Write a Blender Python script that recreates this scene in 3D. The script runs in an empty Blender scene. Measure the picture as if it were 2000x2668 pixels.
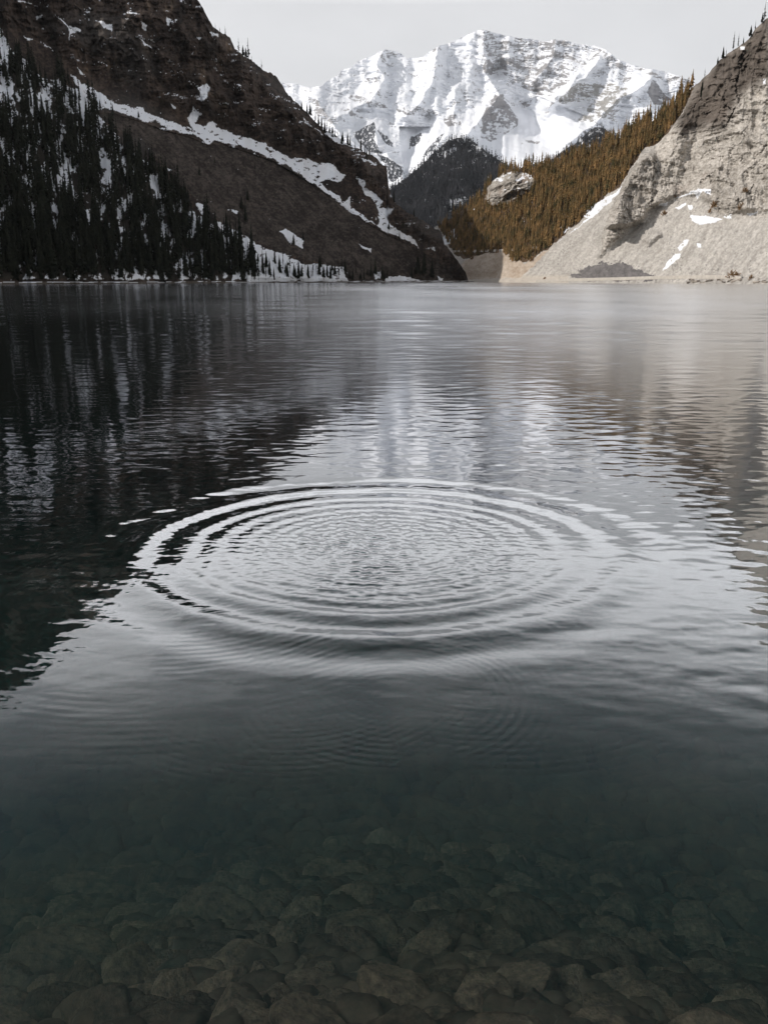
import bpy, math, random
import numpy as np
from mathutils import Vector

R = math.radians
scene = bpy.context.scene
col = scene.collection

# ------------------------------------------------------------------ camera
F = 2235.0                      # focal length in photo pixels (photo 2000 x 2668)
HORIZON = 727.0
HC = 2.2                        # eye height above the lake
P = math.atan((1334 - HORIZON) / F)
cam_d = bpy.data.cameras.new('camera')
cam = bpy.data.objects.new('camera', cam_d)
col.objects.link(cam)
cam.location = (0, 0, HC)
cam.rotation_euler = (math.pi / 2 - P, 0, 0)
cam_d.sensor_fit = 'VERTICAL'
cam_d.sensor_height = 24
cam_d.lens = 24 * F / 2668
cam_d.clip_start = 0.05
cam_d.clip_end = 30000
scene.camera = cam

# ------------------------------------------------------------------ world
SUN_EL, SUN_AZ = R(35), R(-101)          # azimuth from +Y towards +X
w = bpy.data.worlds.new('World')
scene.world = w
w.use_nodes = True
nt = w.node_tree
nt.nodes.clear()
def N(t, typ, **kw):
    n = t.nodes.new(typ)
    for k, v in kw.items():
        if k.startswith('i_'):
            n.inputs[k[2:].replace('_', ' ')].default_value = v
        else:
            setattr(n, k, v)
    return n
out = N(nt, 'ShaderNodeOutputWorld')
bg = N(nt, 'ShaderNodeBackground')
sky = N(nt, 'ShaderNodeTexSky', sky_type='NISHITA', sun_disc=False, sun_elevation=SUN_EL,
        sun_rotation=SUN_AZ, dust_density=3.0)
tc = N(nt, 'ShaderNodeTexCoord')
sep = N(nt, 'ShaderNodeSeparateXYZ')
nt.links.new(tc.outputs['Generated'], sep.inputs[0])
mapn = N(nt, 'ShaderNodeMapping')
mapn.inputs['Scale'].default_value = (1.0, 1.0, 2.2)
mapn.inputs['Location'].default_value = (0.37, 0.1, 0.2)
nt.links.new(tc.outputs['Generated'], mapn.inputs[0])
cn = N(nt, 'ShaderNodeTexNoise')
cn.inputs['Scale'].default_value = 3.4
cn.inputs['Detail'].default_value = 7
cn.inputs['Roughness'].default_value = 0.55
nt.links.new(mapn.outputs[0], cn.inputs['Vector'])
# cloud cover: closed near the horizon, broken overhead
gap = N(nt, 'ShaderNodeMapRange', interpolation_type='SMOOTHSTEP')
gap.inputs['From Min'].default_value = 0.44
gap.inputs['From Max'].default_value = 0.58
nt.links.new(cn.outputs['Fac'], gap.inputs['Value'])
low = N(nt, 'ShaderNodeMapRange', interpolation_type='SMOOTHSTEP')
low.inputs['From Min'].default_value = 0.30
low.inputs['From Max'].default_value = 0.52
low.inputs['To Min'].default_value = 1.0
low.inputs['To Max'].default_value = 0.0
nt.links.new(sep.outputs['Z'], low.inputs['Value'])
mx = N(nt, 'ShaderNodeMath', operation='MAXIMUM')
nt.links.new(gap.outputs[0], mx.inputs[0]); nt.links.new(low.outputs[0], mx.inputs[1])
cov = N(nt, 'ShaderNodeMapRange')
cov.inputs['To Min'].default_value = 0.60
cov.inputs['To Max'].default_value = 0.97
nt.links.new(mx.outputs[0], cov.inputs['Value'])
# cloud brightness: dark overhead, unseen bright band added to brighten the water
ramp = N(nt, 'ShaderNodeValToRGB')
e = ramp.color_ramp.elements
e[0].position = 0.0; e[0].color = (.72, .725, .74, 1)
e[1].position = 1.0; e[1].color = (.17, .18, .20, 1)
for q_, v_ in ((.268, .755), (.292, 1.9), (.34, 2.5), (.41, 2.1), (.46, 1.15), (.53, .42), (.64, .17)):
    x = ramp.color_ramp.elements.new(q_); x.color = (v_ * .985, v_ * .99, v_ * 1.01, 1)
nt.links.new(sep.outputs['Z'], ramp.inputs[0])
fine = N(nt, 'ShaderNodeTexNoise')
fine.inputs['Scale'].default_value = 6.0
fine.inputs['Detail'].default_value = 5
nt.links.new(mapn.outputs[0], fine.inputs['Vector'])
fr = N(nt, 'ShaderNodeMapRange')
fr.inputs['From Min'].default_value = 0.3; fr.inputs['From Max'].default_value = 0.7
fr.inputs['To Min'].default_value = 9.5; fr.inputs['To Max'].default_value = 10.5
nt.links.new(fine.outputs['Fac'], fr.inputs['Value'])
cm = N(nt, 'ShaderNodeVectorMath', operation='SCALE')
nt.links.new(ramp.outputs[0], cm.inputs[0]); nt.links.new(fr.outputs[0], cm.inputs['Scale'])
mixw = N(nt, 'ShaderNodeMix', data_type='RGBA')
nt.links.new(cov.outputs[0], mixw.inputs['Factor'])
nt.links.new(sky.outputs[0], mixw.inputs['A'])
nt.links.new(cm.outputs[0], mixw.inputs['B'])
nt.links.new(mixw.outputs['Result'], bg.inputs['Color'])
bg.inputs['Strength'].default_value = 0.10
nt.links.new(bg.outputs[0], out.inputs['Surface'])

# ------------------------------------------------------------------ sun
sd = bpy.data.lights.new('sun', 'SUN')
sd.energy = 3.0
sd.angle = R(0.6)
sd.color = (1.0, 0.945, 0.88)
sun = bpy.data.objects.new('sun', sd)
col.objects.link(sun)
sv = Vector((math.sin(SUN_AZ) * math.cos(SUN_EL), math.cos(SUN_AZ) * math.cos(SUN_EL), math.sin(SUN_EL)))
sun.rotation_euler = sv.to_track_quat('Z', 'Y').to_euler()
sun.location = (-300, 60, 400)

scene.view_settings.view_transform = 'Standard'
scene.view_settings.look = 'None'
scene.view_settings.exposure = 0.0
scene.view_settings.gamma = 1.0
scene.render.engine = 'CYCLES'
scene.cycles.use_denoising = True
scene.cycles.max_bounces = 8
scene.cycles.transparent_max_bounces = 16
scene.cycles.volume_bounces = 1
scene.cycles.caustics_reflective = False
scene.cycles.caustics_refractive = True

# ------------------------------------------------------------------ projection helpers
CP, SP = math.cos(P), math.sin(P)
def proj(az, el):
    dx = np.sin(az) * np.cos(el); dy = np.cos(az) * np.cos(el); dz = np.sin(el)
    f = dy * CP - dz * SP
    u = dy * SP + dz * CP
    f = np.maximum(f, 1e-3)
    return 1000 + F * dx / f, 1334 - F * u / f
def ang(px, py):
    a = (np.asarray(px, float) - 1000) / F
    b = (1334 - np.asarray(py, float)) / F
    dx = a; dy = CP + b * SP; dz = -SP + b * CP
    return np.arctan2(dx, dy), np.arctan2(dz, np.hypot(dx, dy))

# ------------------------------------------------------------------ noise
_rng = np.random.RandomState(7)
_perm = np.concatenate([_rng.permutation(512)] * 2).astype(np.int32)
_ga = _rng.rand(512) * 2 * np.pi
_gx, _gy = np.cos(_ga), np.sin(_ga)
def perlin(x, y, seed=0):
    x = np.asarray(x, float) + seed * 17.31; y = np.asarray(y, float) + seed * 9.77
    xi = np.floor(x).astype(np.int64); yi = np.floor(y).astype(np.int64)
    xf = x - xi; yf = y - yi
    xi &= 511; yi &= 511
    u = xf * xf * xf * (xf * (xf * 6 - 15) + 10)
    v = yf * yf * yf * (yf * (yf * 6 - 15) + 10)
    x1 = (xi + 1) & 511; y1 = (yi + 1) & 511
    def g(a, b, fx, fy):
        h = _perm[_perm[a] + b]
        return _gx[h] * fx + _gy[h] * fy
    n00 = g(xi, yi, xf, yf); n10 = g(x1, yi, xf - 1, yf)
    n01 = g(xi, y1, xf, yf - 1); n11 = g(x1, y1, xf - 1, yf - 1)
    a = n00 + u * (n10 - n00); b = n01 + u * (n11 - n01)
    return (a + v * (b - a)) * 1.5
def fbm(x, y, o=5, seed=0, gain=0.5, lac=2.03):
    s = 0; a = 1; t = 0
    for i in range(o):
        s = s + a * perlin(x, y, seed + i * 3.1); t += a
        x = x * lac; y = y * lac; a *= gain
    return s / t
def ridged(x, y, o=5, seed=0, gain=0.5, lac=2.07):
    s = 0; a = 1; t = 0
    for i in range(o):
        s = s + a * (1 - 2 * np.abs(perlin(x, y, seed + i * 3.1))); t += a
        x = x * lac; y = y * lac; a *= gain
    return s / t
def sstep(a, b, x):
    t = np.clip((x - a) / (b - a), 0, 1)
    return t * t * (3 - 2 * t)

# ------------------------------------------------------------------ traced regions
def conv(pts, k, ox=0, oy=0):
    return [(ox + k * a, oy + k * b) for a, b in pts]
def L1(*p): return conv(p, .4222)
def L2(*p): return conv(p, .4825, 500)
def L3(*p): return conv(p, .5428, 1100)
def L4(*p): return conv(p, .5127, 1150, 400)
def poly(px, py, pts):
    m = np.zeros(px.shape, bool)
    xs = [p[0] for p in pts]; ys = [p[1] for p in pts]
    bb = (px > min(xs)) & (px < max(xs)) & (py > min(ys)) & (py < max(ys))
    if not bb.any(): return m
    x = px[bb]; y = py[bb]
    r = np.zeros(x.shape, bool)
    n = len(pts)
    for i in range(n):
        x0, y0 = pts[i]; x1, y1 = pts[(i + 1) % n]
        if y0 == y1: continue
        c = ((y0 > y) != (y1 > y)) & (x < (x1 - x0) * (y - y0) / (y1 - y0) + x0)
        r ^= c
    m[bb] = r
    return m
def anyof(px, py, L):
    m = np.zeros(px.shape, bool)
    for p in L: m |= poly(px, py, p)
    return m
def segdist(px, py, pts):
    d = np.full(px.shape, 1e9)
    for (x0, y0), (x1, y1) in zip(pts[:-1], pts[1:]):
        vx, vy = x1 - x0, y1 - y0
        t = np.clip(((px - x0) * vx + (py - y0) * vy) / (vx * vx + vy * vy), 0, 1)
        d = np.minimum(d, np.hypot(px - x0 - t * vx, py - y0 - t * vy))
    return d
def polysd(px, py, pts):                       # signed distance, positive inside (photo px)
    d = segdist(px, py, list(pts) + [pts[0]])
    return np.where(poly(px, py, pts), d, -d)

# ------------------------------------------------------------------ materials
def new_mat(name):
    m = bpy.data.materials.new(name); m.use_nodes = True
    m.node_tree.nodes.clear()
    return m, m.node_tree
def ground_mat(name, scale, bump, strength=0.5, var=0.25, rough=0.9):
    m, t = new_mat(name)
    o = N(t, 'ShaderNodeOutputMaterial'); b = N(t, 'ShaderNodeBsdfPrincipled')
    b.inputs['Roughness'].default_value = rough
    b.inputs['Specular IOR Level'].default_value = 0.2
    a = N(t, 'ShaderNodeAttribute', attribute_name='Col')
    tc = N(t, 'ShaderNodeTexCoord')
    n = N(t, 'ShaderNodeTexNoise')
    n.inputs['Scale'].default_value = scale; n.inputs['Detail'].default_value = 6; n.inputs['Roughness'].default_value = .65
    t.links.new(tc.outputs['Object'], n.inputs['Vector'])
    mr = N(t, 'ShaderNodeMapRange')
    mr.inputs['From Min'].default_value = .3; mr.inputs['From Max'].default_value = .7
    mr.inputs['To Min'].default_value = 1 - var; mr.inputs['To Max'].default_value = 1 + var
    t.links.new(n.outputs['Fac'], mr.inputs['Value'])
    # snow keeps its even white: the variation works on the rock only
    sc = N(t, 'ShaderNodeVectorMath', operation='SCALE')
    t.links.new(a.outputs['Color'], sc.inputs[0]); t.links.new(mr.outputs[0], sc.inputs['Scale'])
    sn = N(t, 'ShaderNodeAttribute', attribute_name='Snow')
    mix = N(t, 'ShaderNodeMix', data_type='RGBA')
    t.links.new(sn.outputs['Fac'], mix.inputs['Factor'])
    t.links.new(sc.outputs[0], mix.inputs['A'])
    mix.inputs['B'].default_value = (.82, .84, .88, 1)
    t.links.new(mix.outputs['Result'], b.inputs['Base Color'])
    inv = N(t, 'ShaderNodeMath', operation='MULTIPLY_ADD')
    inv.inputs[1].default_value = -0.8 * strength; inv.inputs[2].default_value = strength
    t.links.new(sn.outputs['Fac'], inv.inputs[0])
    bp = N(t, 'ShaderNodeBump'); bp.inputs['Distance'].default_value = bump
    t.links.new(inv.outputs[0], bp.inputs['Strength'])
    t.links.new(n.outputs['Fac'], bp.inputs['Height'])
    t.links.new(bp.outputs[0], b.inputs['Normal'])
    t.links.new(b.outputs[0], o.inputs['Surface'])
    return m

def mesh_from_grid(name, X, Y, Z, mat, colr=None, snow=None, smooth=True, wrap=False):
    nr, nc = X.shape
    me = bpy.data.meshes.new(name)
    co = np.stack([X, Y, Z], -1).reshape(-1, 3).astype(np.float32)
    idx = np.arange(nr * nc).reshape(nr, nc)
    q = np.stack([idx[:-1, :-1], idx[:-1, 1:], idx[1:, 1:], idx[1:, :-1]], -1).reshape(-1, 4).astype(np.int32)
    me.vertices.add(len(co)); me.vertices.foreach_set('co', co.ravel())
    me.loops.add(q.size); me.loops.foreach_set('vertex_index', q.ravel())
    me.polygons.add(len(q)); me.polygons.foreach_set('loop_start', np.arange(0, q.size, 4, dtype=np.int32))
    me.polygons.foreach_set('use_smooth', np.full(len(q), smooth))
    me.update(calc_edges=True)
    if colr is not None:
        a = me.attributes.new('Col', 'FLOAT_COLOR', 'POINT')
        c = np.ones((nr * nc, 4), np.float32); c[:, :3] = colr.reshape(-1, 3)
        a.data.foreach_set('color', c.ravel())
    if snow is not None:
        a = me.attributes.new('Snow', 'FLOAT', 'POINT')
        a.data.foreach_set('value', snow.reshape(-1).astype(np.float32))
    me.materials.append(mat)
    o = bpy.data.objects.new(name, me); col.objects.link(o)
    return o

class Body: pass
def terrain(name, az_rng, naz, nel, sil, D0, slope, disp, colour, mat, label, cat, el_base=None, back=1.0):
    """sil(az)->elevation; D0(az)->shore distance; slope(px,py)->tan; disp(u,v,px,py)->metres; colour(...)"""
    B = Body()
    if isinstance(az_rng, tuple): az = np.linspace(R(az_rng[0]), R(az_rng[1]), naz)
    else: az = az_rng; naz = len(az)
    d0 = D0(az)
    e0 = np.arctan(-HC / d0) if el_base is None else np.full(naz, el_base)
    e1 = np.maximum(sil(az), e0 + 0.0006)
    t = np.linspace(0, 1, nel)[:, None]
    el = e0 + (e1 - e0) * t
    AZ = np.broadcast_to(az, el.shape)
    px, py = proj(AZ, el)
    s = slope(px, py, AZ, el)
    te = np.tan(el)
    g = (1 / np.cos(el) ** 2) / np.maximum(s - te, 0.13)
    dl = np.diff(el, axis=0) * 0.5 * (g[1:] + g[:-1])
    lr = np.concatenate([np.zeros((1, naz)), np.cumsum(dl, 0)], 0)
    r = d0 * np.exp(lr)
    B.az, B.e0, B.e1 = az, e0, e1
    hgt = HC + r * te
    d = disp(AZ, el, r, hgt, px, py)
    edge = np.clip(hgt / 3.0, 0, 1)            # the shoreline itself stays put
    r2 = np.maximum(r + d * edge, d0 * 0.985)
    B.r = r2; B.nel = nel
    X = r2 * np.sin(AZ); Y = r2 * np.cos(AZ); Z = HC + r2 * te
    # surface steepness (world normal z) for the colour function
    def grad(A): return np.gradient(A, axis=0), np.gradient(A, axis=1)
    Xt, Xa = grad(X); Yt, Ya = grad(Y); Zt, Za = grad(Z)
    nx = Ya * Zt - Za * Yt; ny = Za * Xt - Xa * Zt; nz = Xa * Yt - Ya * Xt
    nn = np.sqrt(nx**2 + ny**2 + nz**2) + 1e-9
    nz = np.abs(nz) / nn
    c, sn = colour(AZ, el, r2, Z, px, py, nz)
    # rows below the water and behind the ridge
    def row(A, val): return np.concatenate([val, A], 0)
    fx = (d0 * .96) * np.sin(az); fy = (d0 * .96) * np.cos(az)
    X = row(X, fx[None]); Y = row(Y, fy[None]); Z = row(Z, np.full((1, naz), Z[0].min() - 3.0 - (0 if el_base is None else 20)))
    c = row(c, c[:1]); sn = row(sn, sn[:1] * 0)
    top = r2[-1]; zt = Z[-1].copy(); H = np.maximum(zt, 3.0)
    rows = []
    for k in range(1, 15):
        q = k / 14.0
        rr = top + H * back * 1.6 * q + 6 * q
        zz = zt - (H + 4) * q ** 1.15
        zz = zz + perlin(az * 90, np.full(naz, k * .7), 5) * H * .03 * (1 - q)
        rows.append((rr * np.sin(az), rr * np.cos(az), zz))
    X = np.concatenate([X] + [a[None] for a, _, _ in rows], 0)
    Y = np.concatenate([Y] + [a[None] for _, a, _ in rows], 0)
    Z = np.concatenate([Z] + [a[None] for _, _, a in rows], 0)
    c = np.concatenate([c] + [c[-1:]] * 14, 0); sn = np.concatenate([sn] + [sn[-1:]] * 14, 0)
    o = mesh_from_grid(name, X, Y, Z, mat, c, np.clip(sn, 0, 1))
    o['kind'] = 'structure'; o['label'] = label; o['category'] = cat
    B.obj = o
    return B
def place(B, px, py):
    a, e = ang(px, py)
    e0 = np.interp(a, B.az, B.e0); e1 = np.interp(a, B.az, B.e1)
    ok = (e <= e1) & (e >= e0 - 1e-3) & (a >= B.az[0]) & (a <= B.az[-1])
    t = np.clip((e - e0) / (e1 - e0), 0, 1) * (B.nel - 1)
    c = np.interp(a, B.az, np.arange(len(B.az)))
    ti = np.clip(t.astype(int), 0, B.nel - 2); ci = np.clip(c.astype(int), 0, len(B.az) - 2)
    tf = t - ti; cf = c - ci
    r = (B.r[ti, ci] * (1 - tf) * (1 - cf) + B.r[ti + 1, ci] * tf * (1 - cf)
         + B.r[ti, ci + 1] * (1 - tf) * cf + B.r[ti + 1, ci + 1] * tf * cf)
    e = np.minimum(e, e1)
    return r * np.sin(a), r * np.cos(a), HC + r * np.tan(e), r, ok
def silfun(pts, jag=0.0, seed=0, extra=None):
    a, e = ang([p[0] for p in pts], [p[1] for p in pts])
    a = np.asarray(a); e = np.asarray(e)
    if extra:
        a = np.concatenate([a, [R(x[0]) for x in extra]]); e = np.concatenate([e, [R(x[1]) for x in extra]])
    o = np.argsort(a, kind='stable'); a = a[o]; e = e[o]
    def f(az):
        v = np.interp(az, a, e)
        j = jag / F * (fbm(az * 160, az * 0, 5, seed, .6))
        return v + j * np.clip((v + .001) * 60, 0, 1)
    return f
def lerp3(a, b, t):
    t = np.clip(t, 0, 1)[..., None]
    return np.asarray(a) * (1 - t) + np.asarray(b) * t

# ================================================================== LEFT MOUNTAIN
silL = [(516,0),(536,34),(553,68),(600,97),(612,131),(650,156),(699,188),(722,200),(746,241),(789,284),(838,332),
        (896,368),(934,390),(963,402),(1007,436),(1012,487),(1026,528),(1069,558),(1122,588),(1149,603),(1157,637),
        (1190,676),(1212,709),(1221,738)]
exL = [(-17.3, 18.4), (-20, 20.6), (-23, 22.8), (-26, 25.0), (-29, 23), (-33, 18.5), (-44, 15), (-58, 18), (-68, 32), (-75, 36.5), (-95, 36)]  # out-of-view outline: dip lets sun across; final steep spur added to shade the foreground
silLf = silfun(silL, 7, 3, exL)
def D0L(az):
    d = np.degrees(az)
    v = np.interp(d, [-95, -75, -62, -48, -36, -27, -18, -8, 0, 5.2, 8], [46, 52, 75, 190, 320, 400, 450, 520, 600, 690, 700])
    return v * (1 + .012 * fbm(az * 60, az * 0, 4, 31))
SNOW_L = [
 # long band under the cliffs
 L1((440,455),(500,510),(600,560),(700,635),(800,660),(870,665),(950,715),(1020,740),(1100,770),(1190,800),(1160,730),
    (1200,660),(1230,700),(1200,760),(1260,780),(1310,750),(1340,780),(1440,830),(1530,850),(1600,880)) +
 L2((380,770),(450,810),(540,850),(620,860),(690,880),(760,890),(830,950),(790,980),(740,970),(690,985),(720,1010),
    (780,1050),(820,1090),(860,1060),(850,1120),(920,1160),(1000,1215),(940,1190),(860,1150),(780,1080),(700,1020),
    (620,970),(540,910),(440,860),(350,820),(260,790),(130,760)) +
 L1((1290,890),(1200,830),(1120,820),(1040,790),(960,750),(900,750),(800,710),(740,690),(650,670),(600,680),(540,690),
    (420,700),(400,620),(380,560),(310,490),(370,490),(420,570),(490,550)),
 L2((890,960),(940,970),(930,1010),(1000,1050),(1030,1090),(1010,1130),(1090,1120),(1050,1180),(1100,1240),(1200,1290),
    (1230,1340),(1180,1310),(1080,1260),(1040,1250),(1000,1220),(1010,1150),(980,1080),(920,1030)),
 L2((30,470),(80,450),(100,490),(70,545),(40,510)), L2((600,630),(650,690),(720,740),(690,712),(610,670)),
 L2((700,690),(800,745),(880,785),(870,797),(790,775),(730,735)),
 L2((470,1250),(510,1235),(600,1300),(600,1340),(530,1310)), L2((900,1320),(970,1345),(965,1362),(920,1345)),
 L2((190,1130),(250,1135),(240,1150),(200,1148)), L2((20,1100),(90,1110),(80,1180),(50,1150)),
 L2((140,1190),(240,1250),(400,1345),(500,1370),(600,1425),(740,1430),(820,1440),(830,1500),(850,1524),(300,1524),(280,1420),(200,1330),(150,1260)),
 L2((980,1470),(1020,1465),(1020,1500),(990,1505)), L2((1040,1500),(1130,1485),(1230,1512),(1240,1524),(1030,1524)),
 L2((1290,1328),(1322,1350),(1315,1358),(1296,1345)), L2((1320,1492),(1358,1500),(1350,1513),(1328,1508)),
 L2((910,850),(1000,880),(990,890),(930,870)), L2((105,175),(140,185),(135,200),(110,190)), L2((30,200),(55,210),(50,220)),
 L1((590,130),(690,150),(690,190),(640,165)), L1((870,135),(910,150),(905,182),(880,175)), L1((1030,105),(1060,120),(1040,165),(1025,140)),
 L1((860,235),(895,255),(940,302),(900,285)), L1((145,210),(160,225),(205,240),(170,242)), L1((340,85),(380,120),(440,180),(410,160)),
 L1((430,160),(500,185),(500,200),(440,200),(430,240)), L1((100,0),(160,8),(200,20),(110,12)), L1((240,240),(270,275),(325,298),(280,290)),
 L1((1240,540),(1275,515),(1300,565),(1270,565)), L1((1215,540),(1250,575),(1285,595),(1250,630),(1225,605),(1240,590)),
 L1((1050,640),(1090,665),(1070,668)), L1((480,410),(540,470),(530,480),(490,440)), L1((230,100),(270,95),(240,120)),
 L1((60,320),(130,320),(110,350)), L1((120,370),(170,400),(160,420),(130,395)), L1((680,790),(740,860),(700,850)),
 L1((850,970),(960,1015),(930,1025)), L1((1020,1035),(1060,1045),(1040,1060)), L1((1400,1290),(1475,1302),(1440,1312)),
 L1((1300,200),(1345,215),(1340,235)), L1((1220,230),(1250,240),(1235,250)),
]
SCREE_L = L1((560,700),(700,700),(860,750),(1000,800),(1180,850),(1290,900)) + L2((140,770),(440,870),(620,975),(780,1085),(940,1200),(1000,1235),
    (1080,1280),(1230,1350),(1400,1480),(1440,1530),(860,1530),(740,1430),(500,1370),(240,1250),(80,1130)) + L1((1000,1000),(880,860),(740,800))
FOREST_L = [(-700,-100),(-60,20),(0,70),(30,125),(75,165),(110,205),(165,215),(200,240),(262,300),(300,365),(345,400),(380,432),(440,470),
            (480,530),(535,572),(590,610),(640,660),(668,700),(676,728),(-700,728)]
def slopeL(px, py, az, el):
    scree = poly(px, py, SCREE_L)
    base = 0.80 + 0.10 * fbm(px / 140, py / 140, 3, 41)
    cliff = sstep(0, 60, polysd_lowres(px, py, CLIFF_L))
    s = base + cliff * 0.75
    d = np.degrees(az)
    s = s + sstep(-26, -40, d) * .25 + sstep(-45, -60, d) * .35
    s = np.where(scree, .78, s)
    tip = sstep(1150, 1215, px)
    return s + tip * .5
def polysd_lowres(px, py, pts):
    # the distance is smooth: compute it on a thinned grid, then stretch
    k = 6
    a = px[::k, ::k]; b = py[::k, ::k]
    sdv = polysd(a, b, pts)
    ri = np.clip(np.arange(px.shape[0]) / k, 0, sdv.shape[0] - 1); ci = np.clip(np.arange(px.shape[1]) / k, 0, sdv.shape[1] - 1)
    r0 = np.minimum(ri.astype(int), sdv.shape[0] - 2); c0 = np.minimum(ci.astype(int), sdv.shape[1] - 2)
    rf = (ri - r0)[:, None]; cf = (ci - c0)[None]
    return (sdv[r0][:, c0] * (1 - rf) * (1 - cf) + sdv[r0 + 1][:, c0] * rf * (1 - cf)
            + sdv[r0][:, c0 + 1] * (1 - rf) * cf + sdv[r0 + 1][:, c0 + 1] * rf * cf)
CLIFF_L = [(-200,-200),(560,-200),(600,97),(746,241),(1007,436),(1012,487),(1149,603),(1221,738),(1160,690),(1020,590),(900,450),(760,400),(600,340),
           (460,300),(300,230),(190,190),(60,90),(-200,0)]
def dispL(az, el, r, h, px, py):
    u = az * 480; v = h
    cl = sstep(-10, 40, polysd_lowres(px, py, CLIFF_L))
    scree = poly(px, py, SCREE_L)
    d = 24 * ridged(u / 75 + .3 * fbm(u / 60, v / 60, 2, 4), v / 120, 5, 2, .55) * (0.3 + .7 * cl)
    d += 12 * cl * ridged(u / 15, v / 42, 4, 8, .6)
    d += 3.0 * cl * np.abs(fbm(u / 7, v / 9, 4, 14, .65)) * 2.2
    d += 5.5 * cl * ridged((u + v * .5) / 40, (v - .3 * u) / 9, 4, 12, .6)
    d += .9 * fbm(u / 5, v / 5, 3, 15, .6) * (.5 + cl)
    d = np.where(scree, .12 * d + .8 * fbm((u + v) / 40, (u - v) / 5, 4, 18, .6), d)
    # sharp edge steps where the spur's cliff breaks
    return -d
def colL(az, el, r, h, px, py, nz):
    u = az * 480; v = h
    wx = px + 9 * fbm(px / 22, py / 22, 4, 51, .6); wy = py + 8 * fbm(px / 22, py / 22, 4, 52, .6)
    n4 = fbm(u / 1.3, v / 1.2, 2, 64, .8)
    n1 = fbm(u / 26, v / 44, 5, 61, .6); n2 = fbm(u / 7, v / 20, 4, 62, .65); n3 = fbm(u / 3, v / 3, 3, 63, .7)
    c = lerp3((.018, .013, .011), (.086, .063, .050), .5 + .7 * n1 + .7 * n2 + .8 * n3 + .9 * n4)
    tan = sstep(.18, .55, n1 + .7 * n2 - .1) * sstep(420, 60, py)
    c = lerp3(c, (.22, .16, .11), tan * .85)
    dark_band = sstep(.45, .75, ridged(u / 20 + .4 * fbm(u / 20, v / 30, 3, 86), v / 70, 4, 87, .55))  # darker upright bands in the rock colour only
    c = c * (1 - .55 * dark_band[..., None])
    grey = sstep(.1, .5, fbm(u / 70, v / 60, 3, 66))
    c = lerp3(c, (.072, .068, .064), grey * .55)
    scree = poly(wx, wy, SCREE_L)
    # streaks run down the fall line
    st = fbm((px + py) / 260, (px - 0.92 * py) / 15, 5, 71, .62); st2 = fbm((px + py) / 60, (px - .9 * py) / 5, 4, 72, .65)
    wq = 16 * fbm(px / 90, py / 90, 3, 73); st2 = fbm((px + py) / 55, (px - .9 * py + wq) / 7, 4, 72, .65) * (.3 + np.clip(1.6 * fbm(px / 60, py / 60, 2, 74), 0, 1))
    st = .6 * st + .7 * fbm(px / 70, py / 45, 4, 78, .6) + .35 * (fbm(u / 6, v / 4, 3, 80, .7) > .25)
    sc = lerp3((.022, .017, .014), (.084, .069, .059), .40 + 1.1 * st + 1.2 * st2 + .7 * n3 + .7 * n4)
    c = np.where(scree[..., None], sc, c)
    forest = poly(wx, wy, FOREST_L)
    fs = fbm(px / 34, py / 60, 5, 75, .6) + .3 * n3
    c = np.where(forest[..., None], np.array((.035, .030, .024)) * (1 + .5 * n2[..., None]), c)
    snow = anyof(wx, wy, SNOW_L)
    # little tongues and speckles of snow on ledges
    ledge = (nz > .80) & (fbm(u / 10, v / 5, 4, 77, .6) > .27) & ~scree & (px < 1150)
    bare = (fbm(u / 5, v / 4, 4, 79, .75) > .27)
    speck = scree & (fbm(px / 16, py / 10, 4, 81, .65) > .62)
    sn = ((snow & ~bare) | ledge | speck | (forest & (fs > -.05) & (h > 1.2))).astype(float)
    shore = h < 1.0
    c = np.where(shore[..., None], np.array((.10, .085, .07)) * (1 + .6 * n3[..., None]), c)
    sn = np.where(shore, ((h > .35) & (fbm(px / 30, py, 2, 83) > .05)).astype(float), sn)
    return c, sn
mL = ground_mat('shaded_rock', .35, 1.5, .6, .30)
azL = np.concatenate([np.linspace(R(-95), R(-27.5), 150)[:-1], np.linspace(R(-27.5), R(5.75), 1000)])
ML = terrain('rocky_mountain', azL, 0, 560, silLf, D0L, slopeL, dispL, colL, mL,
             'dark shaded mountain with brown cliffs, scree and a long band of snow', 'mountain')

# ================================================================== RIGHT SLOPE
silR = [(1100,600),(1154,584),(1198,551),(1241,519),(1285,470),(1312,443),(1344,437),(1437,432),(1513,399),(1589,372),(1643,340),(1697,318),
        (1751,280),(1795,235),(1844,192),(1871,159),(1914,127),(1947,105),(1968,73),(2000,45)]
silRf = silfun(silR, 5, 9, [(24.5, 18), (28, 22.5), (34, 25), (48, 26), (60, 22)])
def D0R(az):
    d = np.degrees(az)
    v = np.interp(d, [4.0, 6, 8, 11, 14, 20, 27, 40, 60], [820, 720, 640, 570, 510, 445, 390, 320, 240])
    return v * (1 + .006 * fbm(az * 50, az * 0, 4, 33))
FOREST_R = [(1000,560)] + L3((100,1035),(260,930),(340,830),(390,775),(620,755),(900,645),(1100,545),(1200,475),(1290,400),(1300,425),(1245,540),(1200,605),(1130,690),
    (1060,715),(1000,800),(950,890),(850,965),(760,1060),(660,1140),(600,1195),(500,1255),(430,1262),(390,1215),(280,1225),(200,1245),(150,1215),(60,1060)) 
KNOB = L3((310,900),(345,850),(430,822),(500,830),(545,870),(520,915),(460,945),(410,975),(330,985),(300,960))
BUTT = L3((1110,728),(1060,745),(1000,812),(960,890),(920,985),(885,1090),(1000,1085),(1058,1050),(1095,990),(1108,880),(1125,790))
DARKROCK = L3((1300,400),(1370,350),(1420,280),(1500,225),(1560,180),(1660,60),(1660,330),(1560,420),(1500,500),(1450,600),(1360,590),(1250,650),(1215,600),(1250,500))
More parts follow.
